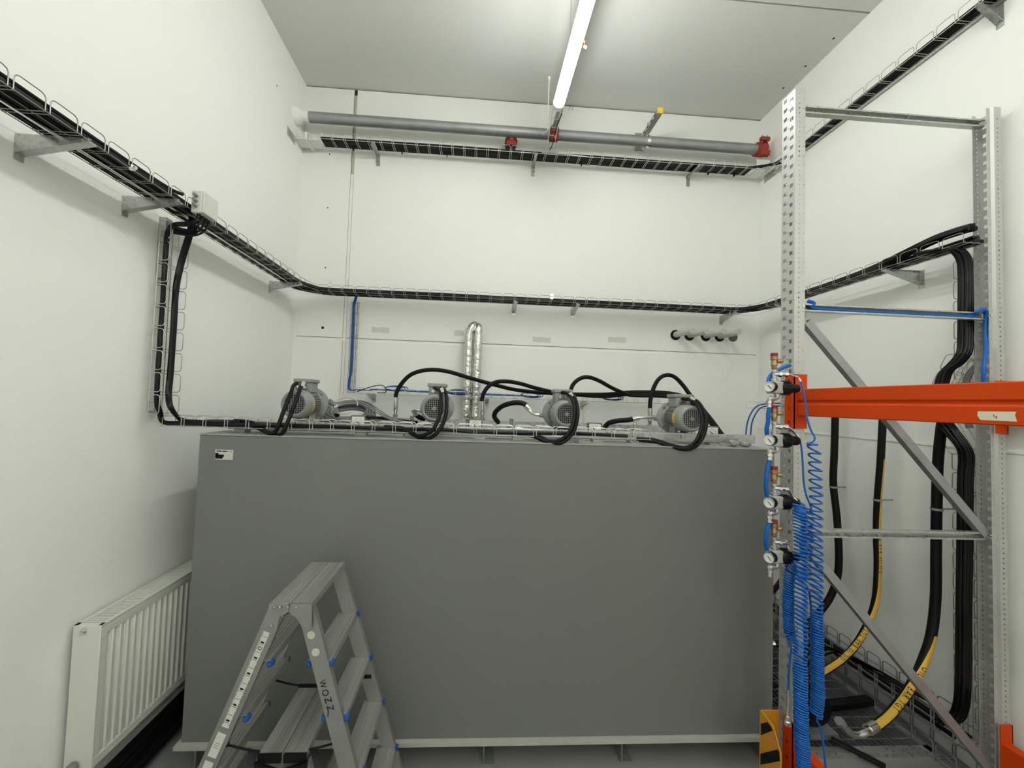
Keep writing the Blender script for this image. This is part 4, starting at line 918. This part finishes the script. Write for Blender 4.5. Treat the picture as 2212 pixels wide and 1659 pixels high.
beam(PXL+.007, 1, H-1.60, H-1.478, 'lower orange beam on the left rack post', -1.6, cz=(H-1.66, H-1.388))
beam(PXR-.007, -1, H-1.60, H-1.490, 'lower orange beam on the right rack post', -1.6, cz=(H-1.66, H-1.412))

# yellow and black column guard
GY = 1.82; GX = at(1643, 1534, Y=GY).x; gz = at(1643, 1534, Y=GY).z
cg = thing('column_guard', 'yellow and black striped steel guard at the foot of the left rack post', 'column guard', (GX, GY-.06, 0))
g_ = lambda px, py: (at(px, py, X=GX).y, at(px, py, X=GX).z)
(e1y, e1z), (e2y, e2z) = g_(1669, 1568), g_(1686, 1626)
MB().ext([(GY, 0), (GY, gz), (GY-.003, gz), (e1y, e1z), (e2y, e2z), (e2y, 0)], (GX, 0, 0), (GX+.005, 0, 0), (0, 1, 0), (0, 0, 1)).build('side_plate', YEL, cg)
MB().box((GX, GY, 0), (PXL-.014, GY+.005, gz-.002)).build('back_plate', YEL, cg)
for l in (((1644, 1563), (1658, 1560), (1667, 1572), (1669, 1578), (1644, 1588)), ((1643, 1628), (1680, 1619), (1683, 1624), (1685, 1644), (1643, 1652))):
    MB().ext([g_(*p) for p in l], (GX-.0012, 0, 0), (GX, 0, 0), (0, 1, 0), (0, 0, 1)).build('black_stripe', BLK, cg)

# ------------------------------------------------------------------ air regulators on the left post
def make_reg(loc, label):
    t = thing('air_regulator', label, 'air regulator', loc, 'air regulators stacked on the left rack post'); L = Vector(loc)
    V3 = Vector
    MB().box(L+V3((-.058, -.024, -.026)), L+V3((-.012, .024, .026))).build('body', mat('cast_grey', (.42, .43, .42), .4, .3), t, mods=bevel(.005, 3))
    kd = V3((1, -.12, .0)).normalized(); kc = L+V3((-.014, 0, 0))
    k_ = MB().lathe([(.0, 0), (.027, 0), (.030, .006), (.030, .038), (.026, .044), (.020, .048), (.020, .070), (.017, .078), (0, .079)], kc, kd, 24).build('knob', BLKP, t)
    mb = MB()
    for a in range(0, 360, 30):
        u = kd.orthogonal().normalized(); v = kd.cross(u); r_ = u*cos(radians(a))+v*sin(radians(a)); mb.tube([kc+kd*.010+r_*.0305, kc+kd*.036+r_*.0305], .0018, 5)
    rb = mb.build('knob_ribs', BLKP, k_); rb['kind'] = 'stuff'
    gd = V3((-.90, -.43, 0)).normalized(); gc = L+V3((-.050, -.016, .002))
    g = MB().lathe([(.006, 0), (.006, .010), (.021, .012), (.022, .014), (.022, .036), (.0205, .038)], gc, gd, 28).build('gauge_case', BLKP, t)
    MB().lathe([(.0, .0385), (.0195, .0385), (.0195, .0375)], gc, gd, 28).build('gauge_dial', DIAL, g)
    mb = MB().lathe([(.0195, .036), (.022, .036), (.022, .041), (.0195, .041), (.0195, .036)], gc, gd, 28); mb.build('gauge_rim', CHROME, g)
    up = V3((0, 0, 1)); sd = gd.cross(up); c_ = gc+gd*.0395
    mb = MB(); mb.tube([c_-(up+sd*.9).normalized()*.013, c_+(up+sd*.9).normalized()*.008], .0012, 5)
    for a in range(-130, 131, 26): e_ = up*cos(radians(a))+sd*sin(radians(a)); mb.tube([c_+e_*.015, c_+e_*.0178], .0005, 4)
    mb.build('gauge_needle', BLK, g)
    # tee, valve and outlet above
    MB().lathe([(.010, 0), (.013, .001), (.013, .012), (.009, .014), (.009, .040), (.012, .042), (.012, .052)], L+V3((-.036, 0, .026)), (0, 0, 1), 14).build('nipple', GALV, t)
    mb = MB(); mb.tube([L+V3((-.040, -.002, .058)), L+V3((.012, -.014, .060))], [.0095, .0095], 12); mb.tube([L+V3((-.022, -.006, .059)), L+V3((-.012, -.008, .0592))], .0125, 6); mb.tube([L+V3((.0, -.011, .0597)), L+V3((.012, -.014, .060))], .0115, 6); mb.build('outlet_fitting', CHROME, t)
    vz = L+V3((-.038, 0, .080))
    sv = MB().lathe([(.009, 0), (.010, .002), (.0105, .014), (.0125, .016), (.0125, .024), (.0115, .026), (.0115, .040), (.0145, .042), (.0145, .056)], vz, (0, 0, 1), 18).build('safety_valve', BRASS, t)
    MB().lathe([(.0135, .056), (.0142, .070), (.013, .071), (0, .071)], vz, (0, 0, 1), 18).build('red_cap', REDCAP, sv)
    MB().lathe([(.008, 0), (.010, .004), (.010, .016), (.007, .022), (0, .022)], vz+V3((.010, -.004, .036)), (1, -.3, 0), 12).build('side_outlet', BRASS, sv)
    # elbow and nut below
    mb = MB(); mb.tube(catmull([L+V3((-.026, 0, -.024)), L+V3((-.026, -.002, -.040)), L+V3((-.040, -.004, -.048)), L+V3((-.058, -.004, -.046)), L+V3((-.060, -.004, -.062))], 5), .0105, 12); mb.build('elbow', GALV, t)
    mb = MB().lathe([(.009, 0), (.014, .002), (.014, .014), (.010, .016), (.010, .024), (.013, .025), (.013, .030), (.008, .031)], L+V3((-.060, -.004, -.056)), (0, 0, -1), 12); mb.build('hose_nut', CHROME, t)
    MB().box(L+V3((-.02, .02, -.012)), L+V3((.10, .028, .012))).build('mounting_plate', GALV, t)
    return t
RP = [at(1690, y, Y=1.665) for y in (838, 951, 1084, 1200)]; RN = ('topmost', 'second from top', 'third from top', 'lowest')
regs = []
for k, p in enumerate(RP):
    L = Vector((RP[0].x+.004*(-k)*0+p.x*1-RP[0].x*1, 1.665, p.z))
    if k == 0: r0 = make_reg(tuple(p), RN[0]+' air regulator with gauge and red capped valve'); regs.append(r0)
    else: regs.append(dup(r0, p, RN[k]+' air regulator of the stack on the left rack post'))
TB = 'blue air tubes'
def tube_(pts, r, label, m=BLUE, group=None, cat='tube', name='air_tube', res=8):
    mb = MB(); mb.tube(catmull(pts, res), r, 10); return tag(mb.build(name, m, smooth=60), label, cat, group)
for k in range(3):
    a = RP[k]+Vector((-.060, -.004, -.086)); b = RP[k+1]+Vector((-.060, .012, .02)); m_ = a.lerp(b, .5)+Vector((-.012 if k else -.004, -.004, 0))
    tube_([a, a.lerp(m_, .5)+Vector((-.003, 0, 0)), m_, b.lerp(m_, .5)+Vector((-.004, 0, 0)), b], .0085, ('straight thick blue tube between the two upper regulators', 'bowed thick blue tube between second and third regulators', 'bowed thick blue tube between the two lowest regulators')[k])
tube_([at(x, y, Y=v) for x, y, v in ((1706, 789, 1.735), (1694, 793, 1.73), (1682, 799, 1.72), (1670, 806, 1.70), (1662, 816, 1.69), (1659, 828, 1.685))], .0085, 'thick blue tube curving from the post hole into the topmost regulator')

# spiral hoses
def coil(axis, r, label, lead=None, tail=None, tr=.0038, seg=13, tilt=.32):
    """axis: list of (point, pitch)"""
    P = [Vector(a[0]) for a in axis]; pts = list(lead or [])
    tot = 0; ang = pi*.5
    for i in range(len(P)-1):
        L_ = (P[i+1]-P[i]).length; p0, p1 = axis[i][1], axis[i+1][1]; s = 0; d = (P[i+1]-P[i]).normalized()
        u = Vector((1, 0, 0)); u = (u-d*u.dot(d)).normalized(); v = d.cross(u)
        while s < L_:
            f = s/L_; pitch = p0+(p1-p0)*f; c = P[i].lerp(P[i+1], f)
            rr = r*(1+.05*sin(ang*.37)+.03*sin(ang*.071)); pts.append(c+(u*cos(ang)+v*sin(ang))*rr-Vector((0, 0, 1))*rr*tilt*(1+.35*sin(ang*.113))*cos(ang))
            ang += 2*pi/seg; s += pitch/seg
    pts += list(tail or [])
    mb = MB(); mb.tube(pts, tr, 6); return tag(mb.build('spiral_hose', BLUE, smooth=70), label, 'spiral hose', 'blue spiral air hoses on the rack')
CYc = 1.60
def A_(l): return [(at(x, y, Y=v), p) for x, y, v, p in l]
def L_(l): return [at(x, y, Y=v) for x, y, v in l]
out = [p+Vector((.012, -.014, .060)) for p in RP]
def spring(a, pts, label):
    t = thing('spring_sleeve', label, 'spring sleeve', a); mb = MB(); P = catmull([a]+pts, 10); mb.tube(P, [.0058 if i % 2 else .0050 for i in range(len(P))], 10); mb.build('sleeve', CHROME, t); return t
s0 = L_([(1722, 815, 1.66), (1730, 825, 1.655)]); spring(out[0], s0, 'bent spring sleeve at the topmost regulator outlet')
coil(A_([(1758, 960, CYc, .036), (1761, 1010, CYc, .036), (1763, 1100, CYc, .031), (1764, 1200, CYc, .028), (1764, 1290, CYc, .022), (1764, 1330, CYc, .012), (1765, 1400, CYc, .0088), (1767, 1500, CYc, .0084), (1762, 1545, CYc, .010)]), .0205,
     'longest blue spiral hose, loosely stretched at its top', catmull([s0[-1]]+L_([(1736, 845, 1.64), (1741, 880, 1.63), (1744, 905, 1.62), (1752, 930, 1.61), (1760, 945, 1.60), (1755, 955, 1.60), (1742, 958, 1.60)]), 6),
     catmull(L_([(1765, 1560, 1.60), (1772, 1570, 1.60), (1776, 1590, 1.60), (1780, 1620, 1.60), (1784, 1665, 1.60)]), 6))
s1 = L_([(1716, 934, 1.66), (1727, 948, 1.655)]); spring(out[1], s1, 'bent spring sleeve at the second regulator outlet')
coil(A_([(1744, 1098, 1.635, .020), (1743, 1160, 1.635, .019), (1740, 1205, 1.635, .020), (1736, 1250, 1.635, .018)]), .0205,
     'blue spiral hose fed by a long straight tube from the second regulator', catmull([s1[-1]]+L_([(1731, 965, 1.645), (1734, 1000, 1.64), (1736, 1040, 1.64), (1741, 1068, 1.635), (1748, 1085, 1.635)]), 6), catmull(L_([(1748, 1275, 1.64), (1752, 1320, 1.65), (1753, 1380, 1.66)]), 6))
s2 = L_([(1712, 1072, 1.655), (1722, 1082, 1.645)]); spring(out[2], s2, 'bent spring sleeve at the third regulator outlet')
coil(A_([(1727, 1092, 1.60, .012), (1729, 1140, 1.60, .014), (1731, 1200, 1.60, .017), (1730, 1300, 1.59, .0175), (1729, 1390, 1.58, .016), (1728, 1420, 1.57, .012), (1729, 1500, 1.56, .0095), (1731, 1580, 1.55, .0085), (1734, 1625, 1.55, .009), (1738, 1700, 1.55, .009)]), .0225,
     'thickest blue spiral hose bundle hanging in front of the left post', catmull([s2[-1]]+L_([(1735, 1090, 1.63), (1738, 1092, 1.62)]), 5))
s3 = L_([(1704, 1188, 1.65), (1713, 1197, 1.645)]); spring(out[3], s3, 'bent spring sleeve at the lowest regulator outlet')
coil(A_([(1716, 1212, 1.66, .012), (1706, 1235, 1.66, .011), (1703, 1280, 1.66, .0095), (1703, 1330, 1.66, .0085), (1706, 1372, 1.66, .010), (1714, 1390, 1.65, .012)]), .0185,
     'tightly wound blue spiral hose nearest the tank', catmull([s3[-1]]+L_([(1720, 1204, 1.65)]), 4), catmull(L_([(1710, 1400, 1.67), (1706, 1430, 1.67), (1704, 1460, 1.67), (1703, 1492, 1.67)]), 6))
t = spring(at(1703, 1490, Y=1.67), L_([(1702, 1520, 1.67), (1701, 1545, 1.67)]), 'straight spring sleeve hanging below the tightly wound hose')
MB().lathe([(.008, 0), (.010, .004), (.010, .02), (.013, .024), (.013, .04), (.006, .045)], at(1701, 1545, Y=1.67), (0, 0, -1), 12).build('coupler', CHROME, t)
# big lower end of the thick bundle is covered by the orange connector below

# blue hose inside the middle brace and beside the right post
zb = at(1745, 664, Y=BY).z
tube_([at(1744, 650, Y=1.80), at(1758, 655, Y=1.79), Vector((BX0+.09, BY+.014, zb+.001)), Vector((1.9, BY+.014, zb-.003)), Vector((2.2, BY+.014, zb-.003)), Vector((BX1-.08, BY+.012, zb-.002)), at(2112, 673, Y=1.775), at(2127, 668, Y=1.767), at(2130, 680, Y=1.785)]+L_([(2129, 720, 1.79), (2130, 760, 1.765), (2126, 790, 1.75), (2125, 815, 1.752), (2128, 850, 1.76), (2132, 900, 1.79)]), .0085, 'blue tube lying in the middle rack brace and bowing down the right post')
# small shelf tray with two blue tubes behind the regulators
q = at(1626, 880, Y=2.9); t10 = tray('short wire shelf tray on the wall behind the regulators', (q.x, 2.86, q.z-.005), (1, 0, 0), .42, (0, 1, 0), (0, 0, 1), .12, .05, WIREW)
for k, l in enumerate(([(1690, 872, 2.9), (1660, 872, 2.88), (1638, 876, 2.85), (1624, 890, 2.8), (1614, 915, 2.75), (1611, 945, 2.72)], [(1692, 877, 2.9), (1664, 877, 2.88), (1645, 880, 2.85), (1633, 893, 2.8), (1624, 915, 2.75), (1621, 948, 2.72)])):
    tube_(L_(l), .0052, ('left blue tube bending down from the short shelf tray', 'right blue tube bending down from the short shelf tray')[k], BLUEP)

# ------------------------------------------------------------------ right wall: bundles, hoses, trays
XW = 2.47
t11 = tray('upper upright wire tray on the right wall behind the black bundle', (XW+.05, at(2057, 560, X=XW).y, H+.08), (0, 0, 1), .74, (0, -1, 0), (-1, 0, 0), .085, .045, r=.0022)
t12 = tray('lower upright wire tray on the right wall beside the thick black bundle', (XW+.05, at(2056, 1100, X=XW).y, H-1.60), (0, 0, 1), 1.42, (0, -1, 0), (-1, 0, 0), .085, .045, r=.0022)
G5 = 'black cables of the right wall bundle'
n = 0
def bset(px): return [at(x, y, X=v) for x, y, v in px]
c_up = [(1990, 548, 2.36), (2030, 542, 2.37), (2064, 538, 2.40), (2085, 556, 2.44), (2091, 590, 2.46), (2091, 650, 2.46), (2090, 740, 2.46), (2086, 765, 2.45), (2070, 785, 2.44), (2050, 802, 2.43), (2040, 825, 2.42), (2036, 860, 2.41), (2042, 905, 2.41), (2062, 935, 2.42), (2082, 960, 2.43), (2092, 985, 2.45), (2090, 1040, 2.46), (2089, 1150, 2.46), (2087, 1300, 2.46), (2086, 1420, 2.46), (2084, 1500, 2.45), (2078, 1535, 2.44), (2066, 1552, 2.43), (2040, 1560, 2.43)]
base = bset(c_up)
for k in range(9):
    i, j = k % 3+1, k//3
    pts = [p+Vector((-.015*j+(.003 if i % 2 else 0), (i-2)*.0145*(1 if idx > 3 else .8), (i-2)*-.006 if 2 < idx < 6 or 8 < idx < 14 else 0)) for idx, p in enumerate(base)]
    cab(pts, .0080, 'black cable in the thick bundle running down the right wall', G5, res=4)
fe = base[-2]
for k in range(4):
    cab([fe+Vector((-.03, .01*k, .02)), (2.41-.01*k, 2.04+.02*k, .30), (2.40, 2.25+.03*k, .29-.01*k), (2.36-.02*k, 2.45+.03*k, .27), (2.26-.02*k, 2.50+.02*k, .20), (2.15-.03*k, 2.48, .09), (2.04-.03*k, 2.42+.02*k, .045)], .0058, 'thin black cable sweeping from the wall tray down to the floor grating', 'thin cables fanning out above the floor grating')
# vertical big hoses
def striped(pts, r, label, tx=None, t0=.5, side=None, clip=None, end=True, s_from=0, font=.034):
    pts = [at(x, y, X=v) for x, y, v in pts]
    t = thing('oil_hose', label, 'hose', pts[-1]); P = catmull(pts, 10); mb = MB(); mb.tube(P, r, 18); mb.build('hose_body', RUB, t, smooth=60)
    if tx is not None:
        i0 = int(len(P)*s_from); Q = P[i0:]; vs = []; fs = []; n = 7; S = []
        for i in range(len(Q)):
            d = (Q[min(i+1, len(Q)-1)]-Q[max(i-1, 0)]).normalized(); f = i/(len(Q)-1); v = side(f); v = (v-d*v.dot(d)).normalized(); w_ = d.cross(v); S.append((d, v, w_))
            for k in range(n): a = radians(-44+88*k/(n-1)); vs.append(Q[i]+(v*cos(a)+w_*sin(a))*(r+.0006))
        for i in range(len(Q)-1):
            for k in range(n-1): fs.append((i*n+k, i*n+k+1, (i+1)*n+k+1, (i+1)*n+k))
        mb = MB(); mb.add(vs, fs); st = mb.build('yellow_stripe', YSTR, t, smooth=60)
        mb = MB(); cum = [0]
        for i in range(1, len(Q)): cum.append(cum[-1]+(Q[i]-Q[i-1]).length)
        for (start, sgn) in t0:
            s = start*cum[-1]
            for ch in tx:
                if ch != ' ':
                    i = max(0, min(len(Q)-2, next((j for j in range(len(cum)) if cum[j] > s), len(cum)-1)-1)); g = (s-cum[i])/max(1e-6, cum[i+1]-cum[i]); c = Q[i].lerp(Q[i+1], g); d, v, w_ = S[i]
                    vs_, fs_ = text_polys(ch, True); dd = d*sgn; up = w_*sgn
                    if (dd.cross(up)).dot(v) < 0: up = -up
                    o = [c+dd*(q.x*font*.75)+(v*cos(q.y*font/r)+up*sin(q.y*font/r))*(r+.0014) for q in vs_]; mb.add(o, fs_)
                s += sgn*font*(.60 if ch not in 'I/1 ' else .38)
        mb.build('stripe_lettering', BLK, st, smooth=None)
    if clip:
        for cy_, ln in clip:
            i = min(range(len(P)), key=lambda j: abs(P[j].z-cy_)); c = P[i]
            mb = MB(); mb.lathe([(r+.001, -.006), (r+.004, -.006), (r+.004, .006), (r+.001, .006), (r+.001, -.006)], c, (0, 0, 1), 20); mb.cyl((c.x, c.y, c.z), (XR, c.y+.01, c.z), .004, n=8); mb.build('pipe_clip', GALVD, t)
    return t, P
tH = H
striped([(1804, 860, 2.48), (1804, 905, 2.48), (1802, 980, 2.48), (1800, 1045, 2.48), (1808, 1120, 2.48), (1812, 1200, 2.47), (1808, 1250, 2.45), (1792, 1292, 2.41), (1768, 1325, 2.34), (1742, 1352, 2.25), (1725, 1372, 2.2)], .021, 'left black oil hose hanging between the rack posts', None, clip=[(at(1803, 1050, X=2.48).z, .1)])
t, P = striped([(1910, 870, 2.47), (1907, 905, 2.47), (1902, 1000, 2.47), (1896, 1080, 2.47), (1894, 1150, 2.47), (1896, 1220, 2.46), (1892, 1290, 2.44), (1878, 1340, 2.40), (1852, 1388, 2.33), (1822, 1422, 2.24), (1788, 1446, 2.12), (1766, 1458, 2.04)], .019, 'middle oil hose with yellow lettered stripe between the rack posts', 'OIL/10 BAR TGT', [(.86, -1), (.46, -1)],
     side=lambda f: Vector((.66, -.75, 0)).lerp(Vector((.02, -1, 0)), min(1, f*2)).lerp(Vector((-.72, -.62, .35)), min(1, max(0, (f-.42)*3))), clip=[(at(1896, 1078, X=2.47).z, .1)], s_from=.18, font=.034)
mb = MB(); mb.tube([P[-1], P[-1]+(P[-1]-P[-3]).normalized()*.05], .021, 14); mb.build('ferrule', CHROME, t)
t, P = striped([(2040, 890, 2.42), (2033, 930, 2.43), (2026, 1000, 2.45), (2023, 1110, 2.46), (2022, 1200, 2.46), (2021, 1290, 2.45), (2012, 1370, 2.42), (1995, 1425, 2.37), (1975, 1470, 2.31), (1948, 1512, 2.23), (1920, 1545, 2.15), (1897, 1564, 2.08), (1885, 1571, 2.04)], .022, 'right oil hose ending in a bent steel elbow over the grating', 'OIL/10 BAR TGT', [(.30, 1)],
     side=lambda f: Vector((.40, -.92, 0)).lerp(Vector((-.45, -.72, .55)), min(1, f*2.5)), clip=[(at(2023, 1103, X=2.46).z, .1)], s_from=.50, font=.038)
e0 = P[-1]; d = (P[-1]-P[-4]).normalized()
MB().tube([e0-d*.02, e0+d*.035], .0245, 16).build('ferrule', CHROME, t)
E_ = [e0+d*.03, at(1868, 1584, X=1.97), at(1852, 1588, X=1.93), at(1838, 1583, X=1.89), at(1828, 1573, X=1.86), at(1818, 1563, X=1.83)]
mb = MB(); mb.tube(catmull(E_, 6), .0155, 14); mb.build('bent_elbow', CHROME, t)
d2 = (E_[-1]-E_[-2]).normalized(); MB().tube([E_[-1]-d2*.004, E_[-1]+d2*.025], .021, 6).build('hex_nut', GALVD, t)

# two wire trays low along the right wall, with cables
ta = tray('upper of the two wire trays low on the right wall', (2.40, 1.88, H-1.60), (0, 1, 0), 1.55, (1, 0, 0), (0, 0, 1), .14, .10, GALVD, r=.0035, rows=1)
tb_ = tray('lower wire tray at floor level along the right wall', (2.44, 1.9, .02), (0, 1, 0), 1.52, (1, 0, 0), (0, 0, 1), .11, .07, GALVD, r=.003, rows=1)
MB().box((2.398, 1.88, H-1.512), (2.404, 3.43, H-1.498)).box((2.398, 1.88, H-1.604), (2.404, 3.43, H-1.592)).build('side_rail', GALVD, ta)
for y in (2.1, 2.7, 3.3): bracket(ta, (XR, y, H-1.604), (-1, 0, 0), .18, .06)
for k in range(4): cab([(2.425+.028*k, 1.9, H-1.585), (2.425+.028*k, 2.4, H-1.583), (2.42+.028*k, 3.0, H-1.585), (2.425+.028*k, 3.42, H-1.585)], .010, 'black cable in the upper of the two low right trays', 'black cables in the low right tray', res=3)
# black trunk lying on the grating and dark pump behind the coils
mb = MB(); A, B = at(1784, 1524, Z=.06), at(1880, 1512, Z=.06); d = (B-A).normalized(); s_ = Vector((-d.y, d.x, 0))
mb.ext([(-.025, .0), (.025, 0), (.025, .035), (-.025, .035)], A-d*.25+Vector((0, 0, -.02)), B+Vector((0, 0, -.02)), s_, (0, 0, 1)); tag(mb.build('flat_duct', CABLE), 'flat black cable duct lying across the floor grating', 'cable duct')
q = at(1772, 1560, Y=2.15); pm = thing('floor_pump', 'dark round pump on the floor behind the blue spiral hoses', 'pump', (q.x, 2.15, .03))
MB().lathe([(.05, -.08), (.085, -.07), (.09, .0), (.085, .05), (.04, .06)], (q.x-.02, 2.2, .14), (0, -1, 0), 24).build('pump_body', BLKP, pm)
MB().box((q.x-.10, 2.10, .028), (q.x+.06, 2.32, .055)).build('base', GALVD, pm)
MB().tube([(q.x+.0, 2.08, .05), (q.x+.16, 1.95, .02)], .014, 8).build('lever', BLKP, pm)

# grating over the pit
gr = thing('floor_grating', 'steel mesh grating over the dark floor pit between rack and right wall', 'grating', (2.05, 2.7, .0))
mb = MB(); x = PX0+.012
while x < PX1: mb.box((x, PY0-.0, -.004), (x+.002, PY1, .024)); x += .030
mb.build('bearing_bars', GALVD, gr)['kind'] = 'stuff'
mb = MB(); y = PY0+.05
while y < PY1: mb.box((PX0-.02, y, .018), (PX1+.0, y+.002, .0245)); y += .075
mb.build('cross_rods', GALVD, gr)['kind'] = 'stuff'
mb = MB().box((PX0-.06, PY0-.06, 0), (PX0, PY1+.06, .028)).box((PX1, PY0-.06, 0), (PX1+.03, PY1+.06, .028)).box((PX0-.06, PY0-.04, 0), (PX1+.03, PY0, .028)).box((PX0-.06, PY1, 0), (PX1+.03, PY1+.05, .028)); mb.build('edge_frame', GALV, gr)
# things seen in the gap between tank and rack
h0, h1 = at(1693, 1248, X=2.3), at(1655, 1288, X=2.12)
cab([h0+(h0-h1)*.55, h0, h1, (1.95, h1.y+.1, .35), (1.85, h1.y+.12, .04)], .018, 'thick black hose slanting behind the tank corner at the left post', None, RUB, name='oil_hose')
q = at(1675, 1391, X=1.9); t = thing('hose_end', 'bright plated hose end in the gap beside the tank', 'hose end', q)
MB().tube([q, q+Vector((-.05, .02, -.012))], .016, 14).build('ferrule', CHROME, t); MB().tube([q, q+Vector((.10, -.02, .02))], .019, 14).build('hose_body', RUB, t)

# chips in the ceiling and two dark ticks under it
for px, py, lab in ((1801, 83, 'dark chip in the ceiling nearest the viewer, right of the tube light'), (1740, 143, 'tiny dark chip in the ceiling, middle one of three on the right'), (1692, 190, 'dark chip in the ceiling nearest the right back corner')):
    q = at(px, py, Z=ZC); tag(MB().lathe([(0, 0), (.009, 0), (.007, .0015), (0, .0015)], (q.x, q.y, ZC), (0, 0, -1), 7).build('ceiling_chip', SHADOWGAP), lab, 'ceiling chip')
for px, lab in ((1231, 'left one of two short dark scratches under the ceiling line'), (1238, 'right one of two short dark scratches under the ceiling line')):
    a, b = at(px, 227, Y=3.499), at(px-2, 238, Y=3.499); tag(MB().tube([a, b], .0016, 5).build('wall_scratch', SHADOWGAP), lab, 'wall mark')
# slanting piece of wire tray and grey cables where the right bundle steps sideways
p0 = at(2036, 838, X=2.52); p1 = at(2072, 766, X=2.52); d = (p1-p0).normalized(); wv = d.cross(Vector((1, 0, 0))).normalized()
if wv.y > 0: wv = -wv
tray('short slanting wire tray joining the upright trays above the beam', p0-wv*.02, d, (p1-p0).length, wv, (-1, 0, 0), .10, .045, r=.0022, cell=.12)
p0 = at(2072, 985, X=2.52); p1 = at(2034, 918, X=2.52); d = (p1-p0).normalized(); wv = d.cross(Vector((1, 0, 0))).normalized()
if wv.y > 0: wv = -wv
tray('short slanting wire tray below the beam where the bundle widens', p0, d, (p1-p0).length, wv, (-1, 0, 0), .10, .045, r=.0022, cell=.12)
for k in range(3):
    cab([at(x+5*k, y, X=v) for x, y, v in ((2104, 790, 2.50), (2090, 806, 2.49), (2082, 825, 2.49), (2078, 850, 2.49), (2080, 890, 2.49), (2090, 925, 2.50))], .006, 'grey cable bending beside the black bundle above the beam', 'grey cables beside the right bundle', GCAB)
